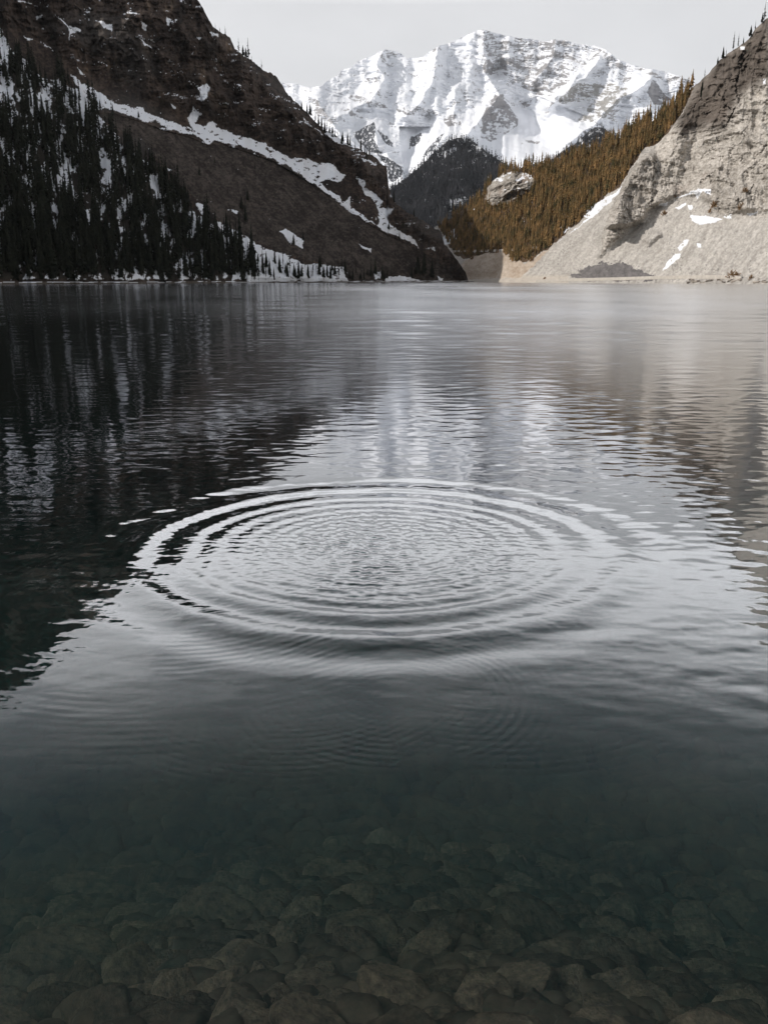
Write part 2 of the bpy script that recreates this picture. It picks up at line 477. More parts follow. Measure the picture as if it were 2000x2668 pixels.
ROCK_R = L3((1300,400),(1370,340),(1420,270),(1500,215),(1560,170),(1700,30),(1700,1010),(1560,1020),(1450,1040),(1390,1010),(1330,930),(1250,940),(1180,960),(1100,1000),
    (1050,1060),(1000,1090),(900,1180),(850,1230),(860,1130),(880,1060),(910,985),(960,885),(1000,805),(1060,740),(1110,725),(1200,600),(1250,540))
DARKPATCH = L4((655,628),(720,580),(800,556),(900,556),(960,572),(1020,590),(1090,628),(1085,640),(640,640))  # darker grey patch low on the slope above the shore
CREV = [(L3((1560,270),(1520,330),(1500,420),(1520,480),(1480,560),(1450,610)), 4, 12), (L3((1545,255),(1535,300),(1550,340)), 14, 16),
        (L3((1245,652),(1300,640)), 3.5, 8), (L3((1340,545),(1400,540),(1470,562)), 2.5, 7), (L3((1210,612),(1280,535),(1335,480)), 2.5, 6),
        (L3((1370,420),(1410,410),(1440,470),(1445,510),(1500,520)), 2.5, 7), (L3((1390,370),(1450,380),(1510,390)), 2.5, 6), (L3((1112,735),(1112,830),(1100,920),(1092,985)), 3.5, 10),
        (L3((1215,705),(1170,780),(1150,860)), 2.2, 4), (L3((1340,880),(1375,850),(1385,870)), 5, 8), (L3((1620,740),(1650,700)), 4, 7), (L3((1480,760),(1530,770),(1560,800)), 3, 5),
        (L3((1580,560),(1540,640),(1520,700)), 2.2, 4), (L3((1420,640),(1380,720),(1370,790)), 2.2, 4), (L3((1600,860),(1570,930),(1590,980)), 3, 5), (L3((1480,880),(1510,930),(1520,1000)), 5, 5),
        (L3((1310,560),(1320,620),(1360,600)), 2.2, 4), (L3((1570,330),(1600,360),(1650,350)), 3, 7), (L3((1600,250),(1630,215),(1658,200)), 3, 6)]
SNOW_R = [L4((1190,225),(1240,200),(1300,182),(1368,178),(1365,212),(1330,190),(1300,232),(1280,205),(1230,215)),
 L4((1265,318),(1310,312),(1360,322),(1425,330),(1395,352),(1320,362),(1275,345)), L4((1100,250),(1150,245),(1140,262),(1105,262)),
 L4((1120,600),(1150,545),(1190,510),(1210,505),(1200,535),(1165,570),(1135,590)), L4((1200,480),(1240,435),(1255,435),(1245,465),(1210,495)),
 L4((1540,305),(1610,290),(1600,300),(1560,322)), L4((1430,312),(1465,308),(1465,330),(1430,325)), L4((1245,262),(1275,265),(1270,285),(1250,280)),
 L4((1190,275),(1240,250),(1235,262),(1200,290)), L4((910,165),(860,215),(800,240),(740,290),(720,320),(745,325),(700,370),(600,440),(580,450),(660,400),(760,330),(830,270),(900,200)),
 L4((595,365),(640,370),(660,385),(620,400)), L4((5,420),(45,395),(75,370),(75,430),(30,465),(10,465)), L4((230,390),(260,395),(240,410)),
 L4((360,480),(420,475),(400,495),(375,495)), L3((1520,225),(1550,225),(1540,240),(1522,240)), L3((1632,380),(1650,378),(1648,400),(1635,402)),
 L4((1295,460),(1315,455),(1315,475),(1300,478))]
def slopeR(px, py, az, el):
    rock = sstep(-15, 40, polysd_lowres(px, py, ROCK_R))
    s = .74 + .07 * fbm(px / 160, py / 160, 3, 91) + rock * .75
    s = np.where(py > 722, .35, s)
    return s
def dispR(az, el, r, h, px, py):
    u = az * 520; v = h
    rock = sstep(-12, 14, polysd_lowres(px, py, ROCK_R))
    forest = poly(px, py, FOREST_R)
    sx = u + 6 * fbm(u / 30, v / 30, 3, 5); sy = v + .30 * u + 5 * fbm(u / 25, v / 25, 3, 6)
    sy = sy + 14 * fbm(u / 60, v / 60, 3, 7) - .35 * np.abs(u % 1e9 * 0)
    led = sy / 9.0; fr = led - np.floor(led)
    step = (np.floor(led) + sstep(.72, 1.0, fr)) * 9.0 - sy                      # ledges
    vs = sx / 15.0 + .4 * perlin(sx / 20, sy / 20, 44); vf = vs - np.floor(vs)
    joint = sstep(.85, 1.0, vf) - sstep(0, .12, vf) * .5
    d = 15 * (ridged(u / 90 + .25 * fbm(u / 50, v / 50, 2, 3), v / 130, 4, 21, .5) - .3) * (.15 + .85 * rock)
    d += rock * 3.0 * ridged(u / 34 + .5 * fbm(u / 20, v / 20, 3, 46), v / 12 + .4 * u / 12, 4, 47, .6)
    lm = np.clip(.5 + 1.8 * fbm(u / 45, v / 35, 3, 48), 0, 1)
    d += rock * 8 * ridged((u + .5 * v) / 30, (v - .5 * u) / 60, 5, 49, .58)
    d += rock * (-.45 * lm * step + 1.6 * joint + 4.5 * ridged(u / 22, v / 40, 4, 23, .52) + 2.2 * ridged((u - v) / 18, (v + .35 * u) / 6, 4, 24, .55))
    d += rock * 1.1 * fbm(u / 3, v / 3, 4, 26, .7) + rock * 3.4 * np.abs(fbm((u + .4 * v) / 12, (v - .4 * u) / 16, 4, 51, .65))
    gul = fbm((px - 1.0 * py) / 200, (px + .8 * py) / 26, 4, 27, .55)
    d += (1 - rock) * (1.2 * gul + 1.0 * fbm(u / 3.5, v / 3.0, 4, 28, .75) + 2.6 * np.clip(fbm(u / 9, v / 7, 3, 50, .6) - .28, 0, 1) + 1.4 * ridged(u / 14, v / 14, 3, 29, .6) * sstep(1500, 1560, px) * sstep(700, 560, py))
    b = polysd_lowres(px, py, BUTT)
    d += sstep(-8, 8, b) * (17 * (1 - .75 * sstep(1610, 1700, px + .35 * (py - 480))) + 5 * ridged(u / 9, v / 22, 4, 36, .6))
    k = polysd_lowres(px, py, KNOB)
    d += sstep(-14, 30, k) * (13 + 26 * ridged(u / 13, v / 16, 5, 37, .62))
    # boulder-like bluff on the scree
    bl = polysd_lowres(px, py, L4((1050,395),(1090,390),(1112,415),(1080,440),(1045,470),(1030,440)))
    d += 7 * sstep(-8, 8, bl)
    dk = polysd_lowres(px, py, DARKPATCH)
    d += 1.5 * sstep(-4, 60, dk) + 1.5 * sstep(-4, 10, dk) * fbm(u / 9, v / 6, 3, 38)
    for pts, wdt, dep_ in CREV:
        d -= .5 * dep_ * np.exp(-(segdist(px + 13 * fbm(px / 16, py / 16, 4, 39, .6), py + 13 * fbm(px / 16, py / 16, 4, 40, .6), pts) / (wdt * .55)) ** 2) * np.clip(.6 + 1.6 * fbm(px / 25, py / 25, 3, 42), 0, 1)
    return -d
def colR(az, el, r, h, px, py, nz):
    u = az * 520; v = h
    wx = px + 8 * fbm(px / 24, py / 24, 4, 101, .6); wy = py + 7 * fbm(px / 24, py / 24, 4, 102, .6)
    n4 = fbm(u / 1.1, v / 1.0, 2, 107, .8)
    n1 = fbm(u / 30, v / 40, 5, 103, .6); n2 = fbm(u / 8, v / 14, 4, 104, .65); n3 = fbm(u / 2.5, v / 2.5, 3, 105, .7)
    scree = lerp3((.36, .335, .305), (.54, .51, .47), .5 + 1.2 * fbm((px - py) / 240, (px + .8 * py + 20 * fbm(px / 60, py / 60, 3, 118)) / 15, 5, 106, .65) + .8 * n3 + .7 * n4)
    rock = lerp3((.27, .245, .215), (.57, .53, .48), .5 + .7 * n1 + .7 * n2 + .7 * n3 + .7 * n4)
    rock = lerp3(rock, (.30, .20, .15), sstep(.25, .6, fbm(u / 22, v / 35, 4, 108, .55)) * .5)
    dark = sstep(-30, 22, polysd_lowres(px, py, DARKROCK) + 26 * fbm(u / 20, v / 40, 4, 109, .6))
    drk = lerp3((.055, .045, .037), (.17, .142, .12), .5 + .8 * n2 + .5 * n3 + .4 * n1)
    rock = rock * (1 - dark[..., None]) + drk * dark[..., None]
    # black water streaks down the cliff
    stk = sstep(.34, .55, fbm(u / 7, v / 60, 4, 111, .55)) * sstep(700, 450, py)
    rock = rock * (1 - .45 * stk[..., None])
    isr = poly(wx, wy, ROCK_R) | poly(wx, wy, KNOB)
    c = np.where(isr[..., None], rock, scree)
    stones = (~isr) & (n3 + .6 * n2 + .5 * fbm(u / 40, v / 30, 3, 114) > .42)
    c = np.where(stones[..., None], c * .62, c)
    c = c * (1 + .16 * fbm(u / 18, v / 16, 4, 115, .65))[..., None]
    forest = poly(wx, wy, FOREST_R) & ~poly(wx, wy, KNOB)
    c = np.where(forest[..., None], lerp3((.055, .036, .022), (.13, .085, .05), .5 + n2), c)
    beach = sstep(712, 724, py) * (px < 1480)
    c = lerp3(c, (.52, .465, .40), beach * .8)
    tanb = poly(wx, wy, L4((100,560),(160,520),(330,490),(420,560),(520,500),(560,470),(480,560),(400,630),(120,640)))
    c = np.where(tanb[..., None], lerp3((.36, .28, .21), (.56, .48, .40), .5 + n2 + .5 * n3), c)
    ds = poly(px + 30 * fbm(px / 30, py / 12, 3, 116), py + 16 * fbm(px / 26, py / 14, 4, 117, .6), DARKPATCH)
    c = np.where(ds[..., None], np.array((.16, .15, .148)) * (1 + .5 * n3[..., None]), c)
    sn = (anyof(wx, wy, SNOW_R) & (fbm(u / 4, v / 4, 3, 112, .7) < .36)) | (forest & (fbm(px / 10, py / 12, 4, 113, .6) > .46)) \
        | (poly(wx, wy, KNOB) & (nz > .6) & (py < 495) & (n2 > .04))
    return c, sn.astype(float)
mR = ground_mat('sunlit_limestone', .5, 1.0, .5, .16)
azR = np.concatenate([np.linspace(R(3.2), R(27.2), 1000), np.linspace(R(27.2), R(60), 70)[1:]])
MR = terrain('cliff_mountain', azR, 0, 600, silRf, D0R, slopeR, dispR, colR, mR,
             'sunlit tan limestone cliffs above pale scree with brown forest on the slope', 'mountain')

# ================================================================== WOODED HILLS behind
silM = [(880,560),(940,520),(1011,500),(1060,462),(1100,428),(1140,388),(1165,368),(1190,360),(1225,363),(1255,385),(1290,412),(1330,436),(1380,470),(1460,520)]
silMf = silfun(silM, 4, 14)
FM_SNOW = [L2((1320,830),(1420,795),(1450,810),(1400,835),(1330,850)), L3((215,672),(260,700),(330,755),(350,765),(290,755),(240,715)),
           L3((110,985),(200,945),(230,950),(190,985),(140,1000)), L2((1370,1090),(1450,1065),(1480,1070),(1440,1110),(1380,1120))]
def colM(az, el, r, h, px, py, nz):
    n = fbm(px / 12, py / 14, 5, 121, .65)
    c = lerp3((.030, .032, .036), (.07, .068, .07), .5 + n)
    wx = px + 8 * fbm(px / 16, py / 16, 3, 123); wy = py + 6 * fbm(px / 16, py / 16, 3, 124)
    sn = (anyof(wx, wy, FM_SNOW) | (n > .16 + sstep(400, 500, py) * .12)).astype(float)
    return c, sn
mM = ground_mat('wooded_hill_ground', .05, 6, .6, .2)
MM = terrain('wooded_hill', (-3.2, 11.5), 420, 220, silMf, lambda a: np.full(a.shape, 1500.), lambda px, py, a, e: .62 + 0 * px,
             lambda a, e, r, h, px, py: -26 * ridged(a * 20, h / 200, 5, 15), colM, mM,
             'dark wooded hill in the valley below the snowy peak', 'hill', el_base=0.0)
silN = [(1380,430),(1437,414),(1470,390),(1500,372),(1525,348),(1548,331),(1572,334),(1600,352),(1640,372),(1700,400)]
MN = terrain('wooded_hill', (9.2, 17.5), 240, 120, silfun(silN, 4, 17), lambda a: np.full(a.shape, 1900.), lambda px, py, a, e: .66 + 0 * px,
             lambda a, e, r, h, px, py: -22 * ridged(a * 24, h / 180, 5, 19), colM, mM,
             'smaller wooded knoll peeping over the brown forest ridge', 'hill', el_base=0.0)

# ================================================================== FAR SNOWY MOUNTAIN
silF = [(600,235),(732,215),(770,217),(790,224),(809,227),(838,224),(860,206),(881,195),(890,182),(915,176),(930,160),(949,152),(965,148),(985,137),(1002,128),
        (1022,131),(1036,133),(1060,150),(1098,150),(1120,134),(1142,121),(1170,112),(1200,99),(1222,88),(1238,82),(1250,77),(1262,77),(1285,84),(1317,92),(1345,97),(1380,101),
        (1415,108),(1447,103),(1480,106),(1500,114),(1523,117),(1545,117),(1578,130),(1605,152),(1643,168),(1675,176),(1740,187),(1795,209),(1850,235),(1950,300)]
silFf = silfun(silF, 3, 23)
RIDGES = [([(1257,76),(1262,130),(1266,190),(1300,245),(1262,300),(1215,352),(1150,400),(1080,480)], 260, 26),
          ([(1002,128),(985,165),(1000,215),(960,262),(890,300)], 140, 22), ([(1142,121),(1130,200),(1100,262),(1060,292)], 120, 20),
          ([(1447,103),(1440,150),(1395,215)], 110, 16), ([(1560,150),(1550,175),(1500,220),(1440,262)], 170, 16),
          ([(1695,210),(1660,235),(1610,262),(1540,330),(1480,372)], 200, 20), ([(1510,190),(1480,240),(1430,280)], 120, 12),
          ([(825,255),(850,300),(880,340),(960,400)], 120, 18), ([(1190,240),(1180,300)], 90, 14), ([(1330,150),(1345,205)], 60, 14),
          ([(970,330),(985,380),(1040,430)], 120, 18), ([(1170,350),(1120,400),(1075,450)], 110, 18)]
GULLIES = [([(1060,460),(1060,400),(1085,350),(1120,310)], 160, 26), ([(1400,330),(1330,250),(1290,200)], 200, 40), ([(1420,360),(1380,300)], 120, 40),
           ([(930,300),(990,310),(1060,330)], 90, 28)]
ROCKS = [ (L3((290,150),(400,178),(560,202),(700,195),(830,228),(930,285),(1010,325),(1000,390),(960,400),(900,340),(860,290),(800,300),(740,340),(700,400),(640,460),(560,460),(500,430),(400,390),(300,350),(280,300),(300,220)), .62),
          (L3((350,450),(400,490),(450,560),(460,600),(400,640),(330,680),(280,660),(290,560),(310,500)), 1.05),
          (L3((740,400),(900,400),(1000,430),(960,470),(880,560),(800,590),(740,580),(780,540),(820,480),(700,490),(640,515),(680,440)), .85),
          (L3((1100,385),(1120,385),(1150,440),(1190,480),(1130,510),(1090,480),(1080,430)), 1.3), (L3((100,560),(160,550),(190,600),(120,610)), .8),
          (L3((300,680),(340,700),(400,735),(360,740),(310,710)), .6), (L3((1010,325),(1100,335),(1285,385),(1250,430),(1180,400),(1090,360)), .6),
          (L3((480,665),(570,680),(560,692),(470,690)), .7), (L3((460,480),(520,500),(500,520)), .4), (L3((940,520),(980,500),(900,560)), .8),
          (L2((850,500),(960,540),(1040,560),(1050,582),(950,572),(840,530)), .8), (L2((940,430),(1000,408),(1015,440),(960,452)), .8),
          (L2((1100,585),(1200,568),(1300,600),(1350,625),(1200,625),(1110,605)), .7), (L2((1360,620),(1450,640),(1400,682),(1360,662)), .9),
          (L2((630,520),(720,560),(780,620),(800,680),(700,640),(640,580)), .6), (L2((740,550),(860,600),(930,640),(850,622)), .6),
          (L2((480,445),(650,470),(640,500),(520,470)), .3), (L2((1000,280),(1120,290),(1110,330),(1010,300)), .35), (L2((1530,180),(1640,160),(1655,330),(1590,300),(1560,230)), .45),
          (L2((1380,300),(1500,280),(1520,340),(1400,360)), .2), (L2((1450,480),(1560,500),(1600,560),(1480,560)), .35)]
FORESTS_F = [L2((870,720),(980,660),(992,700),(985,760),(1020,830),(960,820),(900,770)), L2((985,820),(1050,850),(1130,900),(1148,935),(1080,985),(1060,960),(1040,880)),
             L2((1170,810),(1180,740),(1240,720),(1230,760)), L2((1240,850),(1300,770),(1340,730),(1360,720),(1330,770),(1290,820)), L2((1000,700),(1060,740),(1080,790),(1040,770))]
def slopeF(px, py, az, el):
    return .60 + .45 * sstep(330, 140, py) + .12 * fbm(px / 60, py / 60, 3, 131)
def dispF(az, el, r, h, px, py):
    u = az * 5000; v = h
    wx = px + 10 * fbm(px / 40, py / 40, 3, 133); wy = py + 10 * fbm(px / 40, py / 40, 3, 134)
    k = 4
    d = np.zeros(px.shape)
    for pts, a, wd in RIDGES: d += 1.2 * a * np.exp(-segdist(wx, wy, pts) / wd)
    for pts, a, wd in GULLIES: d -= a * np.exp(-(segdist(wx, wy, pts) / wd) ** 2)
    soft = 1 - .75 * anyof(px, py, [[(1280,300),(1400,250),(1520,300),(1470,400),(1290,420),(1230,350)], [(1040,330),(1120,330),(1110,450),(1050,470)]]).astype(float)
    d += 190 * ridged(u / 1100 + .2 * fbm(u / 500, v / 400, 2, 2), v / 1100, 5, 135, .5) * soft
    d += 44 * ridged(u / 210, v / 280, 5, 137, .56) * soft
    str_ = v + .22 * u + 60 * fbm(u / 500, v / 400, 3, 139)
    d += 38 * ridged(u / 420, str_ / 55, 4, 141, .65) * soft
    d += 14 * fbm(u / 60, v / 40, 4, 143, .6) * soft
    return -d
def colF(az, el, r, h, px, py, nz):
    u = az * 5000; v = h
    wx = px + 7 * fbm(px / 18, py / 18, 4, 151, .6); wy = py + 6 * fbm(px / 18, py / 18, 4, 152, .6)
    bias = np.zeros(px.shape)
    for p, a in ROCKS: bias = np.maximum(bias, a * poly(wx, wy, p))
    str_ = v + .22 * u + 60 * fbm(u / 500, v / 400, 3, 139)
    n = .6 * fbm(u / 200, str_ / 40, 5, 153, .68) + .7 * fbm(u / 45, v / 60, 4, 154, .65)
    steep = sstep(.62, .42, nz)
    upper = sstep(380, 260, py) * .10
    n = n + .22 * fbm(u / 16, v / 14, 3, 155, .7)
    val = bias * .66 + n * 1.12 + steep * .36 + upper * .4 - .60
    soft = anyof(px, py, [[(1300,270),(1400,290),(1520,320),(1470,400),(1290,420),(1260,370)], [(1030,310),(1120,310),(1110,450),(1050,470)]])
    val = np.where(soft & (bias < .2), val - .35, val)
    rock = sstep(-.08, .12, val)
    c = lerp3((.19, .19, .205), (.33, .32, .32), .5 + n)
    warm = poly(wx, wy, ROCKS[2][0])
    c = np.where(warm[..., None], lerp3((.26, .25, .24), (.36, .35, .33), .5 + n), c)
    fo = anyof(wx, wy, FORESTS_F) & (fbm(px / 5, py / 9, 3, 157, .7) > -.22)
    c = np.where(fo[..., None], np.array((.07, .075, .085)), c)
    rock = np.where(fo, 1, rock)
    return c, 1 - rock
mF = ground_mat('far_snow_and_rock', .012, 30, .6, .15)
MF = terrain('snowy_mountain', (-9.0, 23.0), 1000, 470, silFf, lambda a: np.full(a.shape, 3900.), slopeF, dispF, colF, mF,
             'big snow-covered peak with grey rock bands closing the valley', 'mountain', el_base=R(0.3), back=.7)

# ================================================================== WATER
rng = np.random.RandomState(3)
dep = np.concatenate([np.linspace(R(80), R(47.5), 40)[:-1], np.arange(R(47.5), R(.95), -R(.0333)),
                      np.arctan(HC / np.geomspace(HC / math.tan(R(.95)), 2600, 60))[1:]])
dist = HC / np.tan(dep)
wa = np.concatenate([np.linspace(R(-85), R(-31), 40)[:-1], np.linspace(R(-31), R(31), 1500), np.linspace(R(31), R(85), 40)[1:]])
A, Dd = np.meshgrid(wa, dist)
wxx = Dd * np.sin(A); wyy = Dd * np.cos(A)
rowsp = np.gradient(dist)[:, None]; colsp = dist[:, None] * R(62 / 1500)
H = np.zeros(A.shape)
RC = (-0.06, 7.05)
rr = np.hypot(wxx - RC[0], wyy - RC[1])
calm = 1 - .75 * np.exp(-(np.maximum(rr - 1.2, 0) / 2.2) ** 2)
near = sstep(2.5, 5.5, wyy)
patch = .75 + .9 * fbm(wxx / 5.5, wyy / 9, 3, 201)
def comp(lam, th, slope_amp, ph):
    k = 2 * math.pi / lam
    fade = sstep(2.2, 4.0, lam / np.abs(rowsp)) * sstep(2.0, 4.0, lam / colsp * 1.6)
    return slope_amp / k * fade * np.sin(k * (wxx * math.sin(th) + wyy * math.cos(th)) + ph)
wind = np.zeros(A.shape)
for i in range(64):
    lam = .12 * (4.0) ** rng.rand()
    th = rng.normal(0, .42)
    wind += comp(lam, th, .0050, rng.rand() * 6.28)
chop = np.zeros(A.shape)
for i in range(40):
    lam = .05 * (3.2) ** rng.rand(); th = rng.rand() * 6.28
    chop += comp(lam, th, .015, rng.rand() * 6.28)
warp = 1 + .03 * fbm(wxx / .9, wyy / .9, 3, 207)
rw = rr * warp
crests = np.array([.35, .47, .58, .70, .83, .98, 1.16, 1.38, 1.62, 2.02, 2.6])
phase = np.interp(rw, crests, np.arange(len(crests)) * 2 * math.pi)
lamr = np.interp(rw, crests, np.gradient(crests))
env = np.interp(rw, [.3, .9, 1.2, 1.5, 1.8, 2.05, 2.4, 2.8], [.02, .04, .045, .05, .065, .078, .045, .012])
ring = env * lamr / (2 * math.pi) * np.cos(phase)
def rings(cx, cy, r0, r1, lam, slope_amp, seed, sect=None):
    q = np.hypot(wxx - cx, wyy - cy)
    e = np.exp(-((q - (r0 + r1) / 2) / ((r1 - r0) / 2)) ** 2)
    m = np.clip(.25 + 1.8 * fbm(wxx * 1.7, wyy * 1.7, 3, seed), 0, 1)
    return slope_amp * lam / (2 * math.pi) * e * m * np.sin(2 * math.pi * q / lam + perlin(wxx, wyy, seed)) * (np.abs(rowsp) < lam / 2)
for li, (lam, sl, dn) in enumerate([(.06,.026,0),(.10,.036,0),(.17,.048,0),(.30,.042,10),(.52,.044,19),(.9,.056,28),(1.6,.066,38),(2.9,.070,50),(5.2,.070,78),(9.5,.064,125),(17,.056,190),(30,.046,290)]):
    fade = sstep(1.3, 2.4, lam / np.abs(rowsp)) * (sstep(dn * .6, dn * 1.3, Dd) if dn else 1.0)
    a_ = sl * lam * .5 * fade
    wind += a_ * perlin(wxx / lam * .62 + 3.1 * li, wyy / lam + 7.7 * li, 230 + li)
centre_ = 1 - .45 * np.exp(-((A - .14) / .32) ** 2) * sstep(30, 15, Dd)
shallow = sstep(3.2, 5.6, Dd)
H += .85 * centre_ * shallow * wind * (.48 + .59 * sstep(-.32, .08, A)) * calm * (.30 + .70 * near) * patch + .05 * chop * shallow
H += chop * (.82 * sstep(1.65, .6, rw) + .10 * sstep(2.4, 2.0, rw)) * (.75 + .9 * fbm(wxx * 1.5, wyy * 1.5, 2, 209))
ang_ = np.arctan2(wyy - RC[1], wxx - RC[0])
H += ring * (.85 + .55 * fbm(np.cos(ang_) * 1.6 + 4, np.sin(ang_) * 1.6 + rr * .5, 3, 233))
H += rings(.05, 4.3, .2, 1.0, .055, .018, 211) + rings(-.5, 4.6, .5, 1.5, .05, .010, 213) + rings(.6, 4.9, .5, 1.6, .06, .012, 215)
H += rings(-1.4, 6.0, .8, 2.2, .07, .018, 217)
# roughness left over from the waves the mesh is too coarse to hold
m_w, t = new_mat('lake_water')
o_ = N(t, 'ShaderNodeOutputMaterial')
gl = N(t, 'ShaderNodeBsdfGlossy'); gl.distribution = 'MULTI_GGX'
gl.inputs['Color'].default_value = (.97, .98, 1, 1)
tr = N(t, 'ShaderNodeBsdfRefraction'); tr.inputs['Color'].default_value = (.98, .99, .985, 1)
tr.inputs['IOR'].default_value = 1.333; tr.inputs['Roughness'].default_value = 0.0
fr_ = N(t, 'ShaderNodeFresnel'); fr_.inputs['IOR'].default_value = 1.333
mixs = N(t, 'ShaderNodeMixShader')
ra = N(t, 'ShaderNodeAttribute', attribute_name='Snow')
t.links.new(ra.outputs['Fac'], gl.inputs['Roughness'])
tcw = N(t, 'ShaderNodeTexCoord'); mp = N(t, 'ShaderNodeMapping')
mp.inputs['Scale'].default_value = (.55, 1.6, 1)
t.links.new(tcw.outputs['Object'], mp.inputs[0])
nb = N(t, 'ShaderNodeTexNoise'); nb.inputs['Scale'].default_value = 2.2; nb.inputs['Detail'].default_value = 5; nb.inputs['Roughness'].default_value = .6
t.links.new(mp.outputs[0], nb.inputs['Vector'])
bp = N(t, 'ShaderNodeBump'); bp.inputs['Strength'].default_value = .12; bp.inputs['Distance'].default_value = .01
t.links.new(nb.outputs['Fac'], bp.inputs['Height'])
t.links.new(bp.outputs[0], gl.inputs['Normal']); t.links.new(bp.outputs[0], fr_.inputs['Normal']); t.links.new(bp.outputs[0], tr.inputs['Normal'])
gr = N(t, 'ShaderNodeValToRGB'); ge = gr.color_ramp.elements
ge[0].position = 0; ge[0].color = (0, 0, 0, 1); ge[1].position = 1; ge[1].color = (1, 1, 1, 1)
for q_, v_ in ((.035, .030), (.07, .075), (.12, .20), (.30, .64), (.50, .88), (.80, .97)):
    k_ = ge.new(q_); k_.color = (v_, v_, v_, 1)
t.links.new(fr_.outputs[0], gr.inputs[0]); t.links.new(gr.outputs[0], mixs.inputs[0]); t.links.new(tr.outputs[0], mixs.inputs[1]); t.links.new(gl.outputs[0], mixs.inputs[2])
t.links.new(mixs.outputs[0], o_.inputs['Surface'])
va = N(t, 'ShaderNodeVolumeAbsorption'); va.inputs['Color'].default_value = (.42, .62, .60, 1); va.inputs['Density'].default_value = .25
vs = N(t, 'ShaderNodeVolumeScatter'); vs.inputs['Color'].default_value = (.25, .92, .85, 1); vs.inputs['Density'].default_value = .023
ad = N(t, 'ShaderNodeAddShader')
t.links.new(va.outputs[0], ad.inputs[0]); t.links.new(vs.outputs[0], ad.inputs[1]); t.links.new(ad.outputs[0], o_.inputs['Volume'])
fd = np.interp(Dd, [0, 8, 12, 20, 30, 60, 120, 300, 700], [.01, .02, .05, .12, .15, .18, .18, .16, .12])
fd = fd * (.55 + .55 * sstep(-.32, .10, A)) * (1 + .35 * fbm(wxx / 30, wyy / 60, 3, 219))
# closed body: surface, sides and bottom as one grid (skirts at every edge)
ZB = -9.0
Xw = np.concatenate([wxx[:1], wxx, wxx[-1:]], 0); Yw = np.concatenate([wyy[:1], wyy, wyy[-1:]], 0)
Zw = np.concatenate([np.full((1, A.shape[1]), ZB), H, np.full((1, A.shape[1]), ZB)], 0)
fd = np.concatenate([fd[:1], fd, fd[-1:]], 0)
Xw = np.concatenate([Xw[:, :1], Xw, Xw[:, -1:]], 1); Yw = np.concatenate([Yw[:, :1], Yw, Yw[:, -1:]], 1)
Zw = np.concatenate([np.full((Zw.shape[0], 1), ZB), Zw, np.full((Zw.shape[0], 1), ZB)], 1); fd = np.concatenate([fd[:, :1], fd, fd[:, -1:]], 1)
water = mesh_from_grid('water', Xw, Yw, Zw, m_w, None, fd)
# floor closing the body from below
import bmesh
bm = bmesh.new(); bm.from_mesh(water.data)
nr, nc = Xw.shape
bm.verts.ensure_lookup_table()
loop = [i for i in range(nc)] + [r * nc + nc - 1 for r in range(1, nr)] + [(nr - 1) * nc + c for c in range(nc - 2, -1, -1)] + [r * nc for r in range(nr - 2, 0, -1)]
bm.faces.new([bm.verts[i] for i in reversed(loop)])
bm.to_mesh(water.data); bm.free()
water['kind'] = 'structure'; water['label'] = 'calm teal mountain lake with spreading circular ripples'; water['category'] = 'lake'

# ================================================================== LAKEBED
def bedz(x, y):
    r = np.hypot(x, y)
    z = np.interp(r, [0, 1.2, 2.2, 3.2, 4.2, 5.5, 7, 9, 14, 30, 400, 3000], [-.30, -.62, -.98, -1.60, -2.6, -3.9, -5.0, -6.0, -7.0, -7.6, -8, -8])
    return z
m_b, t = new_mat('lakebed_gravel')
o_ = N(t, 'ShaderNodeOutputMaterial'); b = N(t, 'ShaderNodeBsdfPrincipled'); b.inputs['Roughness'].default_value = .9
vo = N(t, 'ShaderNodeTexVoronoi'); vo.inputs['Scale'].default_value = 9
tcb = N(t, 'ShaderNodeTexCoord'); t.links.new(tcb.outputs['Object'], vo.inputs['Vector'])
cr = N(t, 'ShaderNodeValToRGB'); cr.color_ramp.elements[0].color = (.015, .013, .011, 1); cr.color_ramp.elements[1].color = (.04, .035, .03, 1)
sp_ = N(t, 'ShaderNodeSeparateColor'); t.links.new(vo.outputs['Color'], sp_.inputs[0]); t.links.new(sp_.outputs[0], cr.inputs[0])
t.links.new(cr.outputs[0], b.inputs['Base Color'])
bb_ = N(t, 'ShaderNodeBump'); bb_.inputs['Distance'].default_value = .06; bb_.invert = True
t.links.new(vo.outputs['Distance'], bb_.inputs['Height']); t.links.new(bb_.outputs[0], b.inputs['Normal'])
t.links.new(b.outputs[0], o_.inputs['Surface'])
bd = np.concatenate([np.linspace(.3, 16, 150), np.geomspace(17, 2700, 40)])
ba = np.linspace(R(-85), R(85), 260)
BA, BD = np.meshgrid(ba, bd)
bx = BD * np.sin(BA); by = BD * np.cos(BA)
bz = bedz(bx, by) - .05 + .06 * fbm(bx * 2, by * 2, 4, 221) * (BD < 16)
bed = mesh_from_grid('lakebed', bx, by, bz, m_b)
bed['kind'] = 'structure'; bed['label'] = 'dark stony lakebed sloping away under the water'; bed['category'] = 'lakebed'

